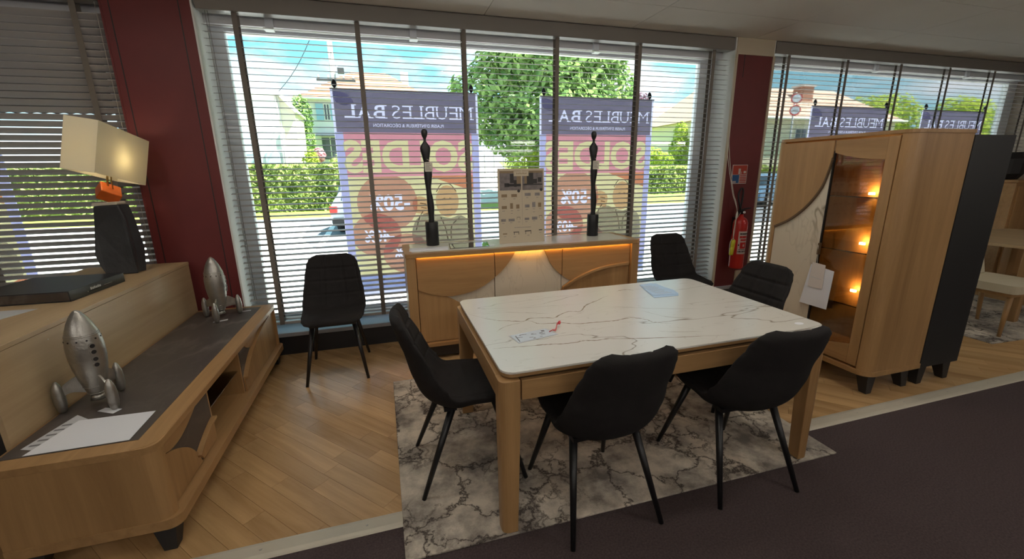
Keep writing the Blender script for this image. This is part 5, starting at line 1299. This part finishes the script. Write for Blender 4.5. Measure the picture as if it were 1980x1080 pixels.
struct('road', prism([(-2.35, 13.0), (-2.75, 17.5), (-6.5, 19.1), (60, 19.1), (60, 11.0), (-1.7, 10.9)], 'z', ZG, ZG + 0.006), 'asphalt', 'grey asphalt road beyond the forecourt')
struct('parking_line', prism([(-1.72, 10.95), (-1.55, 10.95), (-1.80, 17.0), (-1.95, 17.0)], 'z', ZG + 0.006, ZG + 0.010), 'line_white', 'white painted parking line on the road')
struct('verge', B(-70, 110, 19.3, 24.0, ZG, ZG + 0.012), 'grass', 'sunlit grass verge in front of the hedge')
# the land rises behind the verge
struct('hillside', prism([(24.0, ZG), (33, 2.3), (60, 3.0), (140, 3.6), (140, -1.0), (24.0, -1.0)], 'x', -90, 160), 'meadow', 'rising garden ground behind the hedges')
struct('driveway', prism([(24.05, ZG + 0.012), (32.9, 2.29), (32.9, 2.34), (24.05, ZG + 0.06)], 'x', 3.0, 8.6), 'concrete', 'pale sloping driveway between the two banners')
def leaves(bm, centre, radii, n, size, rnd, hollow=0.55, flat_bottom=None):
    for _ in range(n):
        while True:
            v = Vector((rnd.gauss(0, 1), rnd.gauss(0, 1), rnd.gauss(0, 1)))
            if v.length > 1e-3: break
        v.normalize(); k = hollow + (1 - hollow) * rnd.random() ** 0.5
        p = Vector((centre[0] + v.x * radii[0] * k, centre[1] + v.y * radii[1] * k, centre[2] + v.z * radii[2] * k))
        a = Vector((rnd.gauss(0, 1), rnd.gauss(0, 1), rnd.gauss(0, 1))).normalized()
        nn = (v * 0.9 + a * 0.6 + Vector((0, 0, 0.35))).normalized(); t = nn.orthogonal().normalized()
        t = (Matrix.Rotation(rnd.random() * 6.28, 3, nn) @ t); w = nn.cross(t)
        s = size * (0.6 + 0.8 * rnd.random())
        bm.faces.new([bm.verts.new(p + t * s), bm.verts.new(p + w * s * 0.45), bm.verts.new(p - t * s), bm.verts.new(p - w * s * 0.45)])
def hedge(label, x0, x1, y0, y1, z1, n, seed, mat='leaf_hedge'):
    r = thing('hedge', label, 'hedge', ((x0 + x1) / 2, (y0 + y1) / 2, ZG), 0, 'clipped hedges across the road'); rnd = random.Random(seed)
    bm = bmesh.new(); box(bm, x0 + 0.15, x1 - 0.15, y0 + 0.2, y1 - 0.15, ZG, z1 - 0.15)
    obj('core', bm, mat, r)
    bm = bmesh.new()
    for _ in range(n):
        side = rnd.random()
        if side < 0.68: p = Vector((rnd.uniform(x0, x1), y0 + rnd.uniform(0, 0.2), rnd.uniform(ZG, z1)))
        else: p = Vector((rnd.uniform(x0, x1), rnd.uniform(y0, y1), z1 - rnd.uniform(0, 0.14)))
        nn = Vector((rnd.gauss(0, 0.6), -0.7 + rnd.gauss(0, 0.5), 0.5 + rnd.gauss(0, 0.5))).normalized(); t = nn.orthogonal().normalized(); t = Matrix.Rotation(rnd.random() * 6.28, 3, nn) @ t; w = nn.cross(t); s = 0.09 + 0.08 * rnd.random()
        bm.faces.new([bm.verts.new(p + t * s), bm.verts.new(p + w * s * 0.6), bm.verts.new(p - t * s), bm.verts.new(p - w * s * 0.6)])
    o = obj('foliage', bm, mat, r); return r
hedge('long clipped green hedge seen at the left of the main window', -16, 0.5, 22.7, 23.9, 2.02, 9000, 11)
hedge('clipped green hedge seen between the right banner and the window post', 15.5, 26.0, 24.6, 25.7, 1.75, 6000, 12)
hedge('low clipped hedge glimpsed right of the red pillar', 24, 46, 22.5, 23.6, 1.6, 5000, 13)
def tree(name, label, x, y, z0, blobs, n, size, mat, seed, trunk=0.22, hgt=2.5, group='trees beyond the road'):
    r = thing(name, label, 'tree' if 'shrub' not in name else 'shrub', (x, y, z0), 0, group); rnd = random.Random(seed)
    bm = tube(bmesh.new(), (x, y, z0), (x, y, z0 + hgt), trunk, trunk * 0.7, 10)
    for dx, dy, dz, rx, ry, rz in blobs[:6]: tube(bm, (x, y, z0 + hgt * 0.9), (x + dx * 0.8, y + dy * 0.8, z0 + dz), trunk * 0.45, trunk * 0.15, 7)
    obj('trunk', bm, 'bark', r)
    bm = bmesh.new(); tot = sum(b_[3] * b_[5] for b_ in blobs)
    for dx, dy, dz, rx, ry, rz in blobs: leaves(bm, (x + dx, y + dy, z0 + dz), (rx, ry, rz), int(n * rx * rz / tot), size, rnd)
    obj('crown', bm, mat, r); return r
tree('broad_tree', 'large broad leafy green tree standing between the two sale banners', 8.3, 22.0, 0.0, [(0, 0, 6.2, 3.8, 3.2, 3.2), (-2.9, 0.3, 4.9, 2.2, 2.0, 2.0), (3.0, 0, 5.2, 2.3, 2.0, 2.3), (0.2, -1.4, 4.2, 3.2, 2.0, 1.7), (-1.2, -1.0, 7.4, 2.4, 2.2, 2.2), (2.2, -0.6, 7.6, 2.2, 2.0, 2.0), (-1.9, -0.5, 3.2, 1.5, 1.2, 1.0), (0.9, -1.2, 2.6, 1.7, 1.2, 1.1), (3.6, 0.3, 3.9, 1.4, 1.2, 1.3)], 15000, 0.20, 'leaf_tree', 21, 0.3, 3.4)
tree('pointed_tree', 'dark green tree between the two white houses at the left', -4.80, 31.4, 1.2, [(0, 0, 4.0, 0.75, 0.7, 1.3), (0.05, 0, 2.5, 0.7, 0.7, 1.2), (0.2, -0.2, 1.4, 0.55, 0.5, 0.8)], 2400, 0.12, 'leaf_tree', 22, 0.08, 1.5)
tree('round_shrub', 'yellow green shrub in front of the two storey house', -3.68, 25.7, 0.2, [(0, 0, 2.1, 0.42, 0.36, 0.55), (0.2, 0, 1.4, 0.5, 0.45, 0.5)], 800, 0.11, 'leaf_bright', 23, 0.05, 0.8, 'garden shrubs')
tree('flowering_shrub', 'pink flowering shrub above the left hedge', -3.45, 27.4, 0.75, [(0, 0, 1.9, 0.34, 0.3, 0.42)], 420, 0.09, 'petal_pink', 24, 0.03, 1.5, 'garden shrubs')
tree('pale_shrub', 'pale green shrub above the left hedge beside the banner', -1.9, 27.2, 0.7, [(0, 0, 1.75, 0.65, 0.5, 0.6), (-0.6, 0, 1.45, 0.5, 0.4, 0.4)], 900, 0.10, 'leaf_hedge', 25, 0.04, 1.2, 'garden shrubs')
tree('bright_shrub', 'bright green shrub below the broad tree', 8.0, 24.4, 0.2, [(0, 0, 2.1, 1.2, 0.9, 1.0), (1.1, 0, 1.7, 1.0, 0.8, 0.9)], 1800, 0.12, 'leaf_bright', 26, 0.06, 1.2, 'garden shrubs')
tree('light_tree', 'light green tree at the left edge of the broad tree', 4.35, 31.6, 1.9, [(0, 0, 3.2, 1.8, 1.4, 1.6), (1.1, 0, 2.4, 1.4, 1.1, 1.1)], 2600, 0.18, 'leaf_bright', 27, 0.12, 2.2)
tree('plum_tree', 'purple leaved tree above the roof at the right of the main window', 30.5, 49.0, 2.8, [(0, 0, 6.6, 2.3, 1.5, 1.5), (0.8, 0, 5.0, 1.9, 1.4, 1.3)], 1500, 0.20, 'leaf_plum', 28, 0.12, 3.2)
tree('small_conifer', 'small bright conifer on the lawn at the right of the main window', 21.3, 28.0, 0.9, [(0, 0, 3.2, 0.55, 0.5, 0.9), (0, 0, 2.2, 0.85, 0.7, 0.9), (0, 0, 1.3, 1.0, 0.8, 0.7)], 2000, 0.12, 'leaf_bright', 29, 0.08, 1.6)
tree('flower_shrub', 'pale flowering shrub under the small conifer', 18.3, 27.0, 0.7, [(0, 0, 1.7, 0.9, 0.7, 0.7), (0.9, 0, 1.5, 0.8, 0.7, 0.6)], 900, 0.12, 'leaf_bright', 30, 0.04, 0.9, 'garden shrubs')
for k, (dx, s) in enumerate(((44, 1.0), (50.2, 1.12), (56.4, 1.05), (62.6, 1.1), (68.8, 1.2))):
    tree('distant_tree', 'bright green tree beyond the right window, %s from the tiled roof' % ('first', 'second', 'third', 'fourth', 'fifth')[k], dx, 31.0 + (k % 2) * 2, 2.0, [(0, 0, 3.6 * s, 3.0, 2.4, 2.4 * s), (0.8, 0, 2.0, 2.6, 2.0, 1.8)], 2600, 0.24, 'leaf_bright', 40 + k, 0.2, 2.2, 'trees beyond the right window')
def gable_house(name, label, x0, x1, y0, y1, z0, ze, zr, wallm, roofm, hip=0.0, over=0.35):
    r = thing(name, label, 'house', ((x0 + x1) / 2, (y0 + y1) / 2, z0), 0, 'houses across the road')
    obj('walls', B(x0, x1, y0, y1, z0, ze), wallm, r)
    bm = bmesh.new(); ym = (y0 + y1) / 2
    P = [(x0 - over, y0 - over, ze - 0.1), (x1 + over, y0 - over, ze - 0.1), (x1 + over, y1 + over, ze - 0.1), (x0 - over, y1 + over, ze - 0.1), (x0 - over + hip, ym, zr), (x1 + over - hip, ym, zr)]
    v = [bm.verts.new(p) for p in P]
    for f in ((0, 1, 5, 4), (2, 3, 4, 5), (1, 2, 5), (3, 0, 4), (3, 2, 1, 0)): bm.faces.new([v[i] for i in f])
    bmesh.ops.recalc_face_normals(bm, faces=bm.faces)
    rf = obj('roof', bm, roofm, r)
    obj('gutter', T((x0 - over, y0 - over - 0.03, ze - 0.1), (x1 + over, y0 - over - 0.03, ze - 0.1), 0.07, n=8), 'house_white', rf)
    # courses of roof tiles
    nC = 9
    for k in range(1, nC):
        t = k / nC; a = Vector(P[0]).lerp(Vector(P[4]), t); b_ = Vector(P[1]).lerp(Vector(P[5]), t); off = Vector((0, -0.02, 0.03))
        obj('tile_course', T(a + off, b_ + off, 0.022, n=5), roofm, rf)
    return r, rf
def hwin(r, x0, x1, y, z0, z1, shutters=None):
    w = obj('window', B(x0 - 0.06, x1 + 0.06, y - 0.05, y + 0.02, z0 - 0.06, z1 + 0.06), 'house_white', r)
    xm = (x0 + x1) / 2
    for a, b_ in ((x0, xm - 0.03), (xm + 0.03, x1)): obj('pane', B(a, b_, y - 0.06, y - 0.045, z0, z1), 'window_dark', w)
    if shutters:
        for a, b_ in ((x0 - 0.55, x0 - 0.08), (x1 + 0.08, x1 + 0.55)): obj('shutter', B(a, b_, y - 0.07, y - 0.02, z0 - 0.04, z1 + 0.04), shutters, w)
# white house with a lean-to at the far left
h1 = thing('white_house', 'white rendered house with a sloping gable edge at the far left', 'house', (-7.5, 28.5, 0.6), 0, 'houses across the road')
obj('walls', B(-12.0, -5.1, 27.0, 29.9, 0.4, 5.72), 'house_white', h1)
obj('eave', B(-12.3, -4.98, 26.7, 30.1, 5.70, 5.86), 'house_white', h1)
obj('gable_wing', prism([(-5.1, 0.4), (-4.5, 0.4), (-4.40, 4.85), (-5.1, 5.72)], 'y', 27.05, 29.8), 'house_cream', h1)
obj('verge_board', prism([(-5.12, 5.86), (-5.12, 5.74), (-4.33, 4.80), (-4.26, 4.86)], 'y', 26.8, 30.0), 'pole_concrete', h1)
obj('garage_block', B(-9.6, -5.02, 26.2, 27.0, 0.4, 3.98), 'house_white', h1)
gd = obj('garage_door', B(-9.2, -6.15, 26.12, 26.2, 0.4, 3.70), 'garage_door', h1)
for k in range(6): obj('door_panel', B(-9.15, -6.2, 26.09, 26.12, 0.5 + k * 0.53, 0.98 + k * 0.53), 'garage_door', gd)
obj('side_door', B(-5.95, -5.25, 26.12, 26.2, 0.4, 2.7), 'garage_door', h1)
obj('downpipe', T((-5.2, 26.9, 4.0), (-5.22, 26.9, 5.7), 0.06, n=8), 'pole_concrete', h1)
obj('downpipe', T((-5.0, 26.1, 0.5), (-5.0, 26.1, 3.9), 0.05, n=8), 'pole_concrete', h1)
h2, rf2 = gable_house('two_storey_house', 'two storey white house with hipped red tile roof behind the left banner', -5.0, 4.0, 34.0, 42.0, 2.0, 6.72, 9.3, 'house_white', 'roof_tile', 3.6, 0.4)
hwin(h2, -3.6, -3.3, 34.0, 5.3, 6.3, 'shutter_blue'); hwin(h2, 0.6, 1.8, 34.0, 5.0, 6.3, 'shutter_blue')
hwin(h2, -4.0, -2.9, 34.0, 2.6, 4.1); obj('awning', prism([(33.2, 4.15), (34.0, 4.35), (34.0, 4.42), (33.2, 4.22)], 'x', -4.3, -2.6), 'window_dark', h2)
obj('chimney', B(2.0, 2.6, 38.6, 39.3, 8.2, 9.6), 'house_white', rf2)
h3, rf3 = gable_house('low_house', 'low house with pale tile roof right of the second banner', 21.5, 33.5, 38.0, 46.0, 2.4, 6.1, 8.4, 'house_white', 'roof_pale', 1.5, 0.4)
for x in (24.0, 26.2, 28.6): hwin(h3, x, x + 1.0, 38.0, 4.2, 5.4)
h4, rf4 = gable_house('tile_roof_house', 'cream house with long tile roof and brick chimney seen above the display cabinet', 22.5, 40.2, 26.0, 34.0, 0.4, 5.1, 7.9, 'house_cream', 'roof_pale', 2.6, 0.5)
obj('chimney', B(32.4, 33.5, 28.0, 28.9, 6.4, 7.75), 'chimney_brick', rf4); obj('chimney_cap', B(32.3, 33.6, 27.9, 29.0, 7.75, 7.9), 'pole_concrete', rf4)
hwin(h4, 29.9, 30.9, 26.0, 3.2, 4.3); hwin(h4, 36.0, 37.0, 26.0, 3.2, 4.3); hwin(h4, 26.0, 27.0, 26.0, 3.2, 4.3)
# power pole and wires
pl = thing('power_pole', 'concrete power pole with cross arm and wires over the left houses', 'pole', (-1.98, 24.2, ZG))
obj('mast', T((-1.98, 24.2, ZG), (-2.0, 24.2, 10.5), 0.17, 0.11, 12), 'pole_concrete', pl)
obj('cross_arm', B(-2.75, -0.95, 24.0, 24.1, 5.98, 6.08), 'wire', pl)
for x in (-2.65, -2.2, -1.5, -1.05): obj('insulator', T((x, 24.05, 6.08), (x, 24.05, 6.25), 0.05, 0.035, 8), 'pole_concrete', pl)
obj('meter_box', B(-1.75, -1.45, 24.0, 24.2, 6.35, 6.6), 'wire', pl)
for p0, p1 in (((-2.0, 24.2, 9.6), (-5.15, 27.0, 5.8)), ((-2.0, 24.2, 9.9), (-30, 30, 9.5)), ((-1.9, 24.2, 8.3), (9.5, 16.0, 7.4)), ((-2.0, 24.2, 9.4), (-3.0, 34.0, 7.0))):
    a, b_ = Vector(p0), Vector(p1); pts = [tuple(a.lerp(b_, k / 10) - Vector((0, 0, 0.5 * math.sin(PI * k / 10)))) for k in range(11)]
    obj('wire', path(pts, 0.016, 5), 'wire', pl)
# garden fence by the driveway
gf = thing('garden_fence', 'thin grey metal fence along the driveway between the banners', 'fence', (6.0, 28.6, 1.05))
for k in range(9): obj('post', T((3.3 + k * 0.65, 28.6, 1.05), (3.3 + k * 0.65, 28.6, 3.55), 0.03, n=6), 'fence_metal', gf)
for z in (2.4, 3.5): obj('fence_rail', T((3.3, 28.6, z), (8.5, 28.6, z), 0.025, n=6), 'fence_metal', gf)
# cars
def car(label, x, y, yaw, paint):
    r = thing('parked_car', label, 'car', (x, y, ZG + 0.006), yaw, 'parked cars outside')
    side = [(-2.05, 0.30), (-2.10, 0.62), (-2.02, 0.86), (-1.80, 0.95), (-1.35, 1.38), (-0.9, 1.47), (0.1, 1.46), (0.55, 1.32), (1.05, 0.98), (1.75, 0.86), (2.05, 0.68), (2.10, 0.38), (1.95, 0.25), (-1.95, 0.25)]
    bm = bmesh.new(); S = []
    for w_, k in ((-0.84, 0.0), (-0.78, 1), (0.78, 1), (0.84, 0.0)):
        S.append([bm.verts.new((p[0], (w_ * (1.0 if p[1] < 0.95 else 0.80)), p[1])) for p in side])
    bm.free()
    bm = bmesh.new(); A = [bm.verts.new((p[0], -0.86 if p[1] < 1.0 else -0.66, p[1])) for p in side]; C = [bm.verts.new((p[0], 0.86 if p[1] < 1.0 else 0.66, p[1])) for p in side]
    n = len(side); f1 = bm.faces.new(A); f2 = bm.faces.new(C[::-1]); fs = [f1, f2]
    for i in range(n): bm.faces.new([A[i], C[i], C[(i + 1) % n], A[(i + 1) % n]])
    bmesh.ops.triangulate(bm, faces=fs); bmesh.ops.recalc_face_normals(bm, faces=bm.faces)
    obj('body', bm, paint, r, 0.05, 3, local=True)
    for s in (-1, 1):
        obj('side_window', prism([(-1.45, 1.02), (-1.12, 1.36), (0.05, 1.38), (0.5, 1.25), (0.78, 1.02)], 'y', s * 0.70, s * 0.845), 'car_glass', r, local=True)
        for wx in (-1.30, 1.30): 
            wh = obj('wheel', T((wx, s * 0.68, 0.31), (wx, s * 0.88, 0.31), 0.31, n=20), 'tyre', r, local=True)
            obj('hubcap', T((wx, s * 0.87, 0.31), (wx, s * 0.89, 0.31), 0.19, n=14), 'screw_steel', wh, local=True)
        obj('tail_light', B(-2.13, -1.98, s * 0.80 - 0.14, s * 0.80 + 0.07, 0.64, 0.82), 'tail_red', r, 0.01, local=True)
        obj('headlight', B(1.93, 2.10, s * 0.66 - 0.16, s * 0.66 + 0.12, 0.56, 0.70), 'sign_white', r, 0.01, local=True)
    obj('rear_window', prism([(-1.79, 0.985), (-1.73, 0.985), (-1.34, 1.37), (-1.40, 1.37)], 'y', -0.62, 0.62), 'car_glass', r, local=True)
    obj('windscreen', prism([(0.60, 1.33), (0.66, 1.33), (1.06, 1.01), (1.0, 1.01)], 'y', -0.64, 0.64), 'car_glass', r, local=True)
    obj('rear_bumper', B(-2.16, -1.96, -0.82, 0.82, 0.30, 0.48), 'tyre', r, 0.03, local=True)
    obj('number_plate', B(-2.17, -2.12, -0.26, 0.26, 0.52, 0.63), 'sign_white', r, local=True)
    return r
car('silver parked car with a red tail light beside the left banner', -0.30, 15.2, math.radians(78), 'car_silver')
car('blue parked car glimpsed right of the red pillar', 17.5, 16.6, math.radians(200), 'car_blue')
# road signs
rs = thing('road_sign', 'pole with two round red rimmed road signs above the display cabinet', 'road sign', (14.79, 13.0, ZG))
obj('post', T((14.79, 13.05, ZG), (14.79, 13.05, 4.2), 0.035, n=10), 'fence_metal', rs)
for z in (3.985, 3.575):
    dv = Vector((-0.62, -0.78, 0)).normalized(); c0 = Vector((14.79, 13.0, z))
    pl_ = obj('sign_plate', T(c0, c0 + dv * 0.015, 0.185, n=28), 'sign_rim', rs); obj('sign_face', T(c0 + dv * 0.015, c0 + dv * 0.018, 0.14, n=28), 'sign_white', pl_)
    tt = Vector((-dv.y, dv.x, 0)); bm = bmesh.new()
    for k in (-1, 0, 1): tube(bm, c0 + dv * 0.019 + tt * (k * 0.055 - 0.022), c0 + dv * 0.019 + tt * (k * 0.055 + 0.022), 0.014, n=6)
    obj('sign_print', bm, 'wire', pl_)
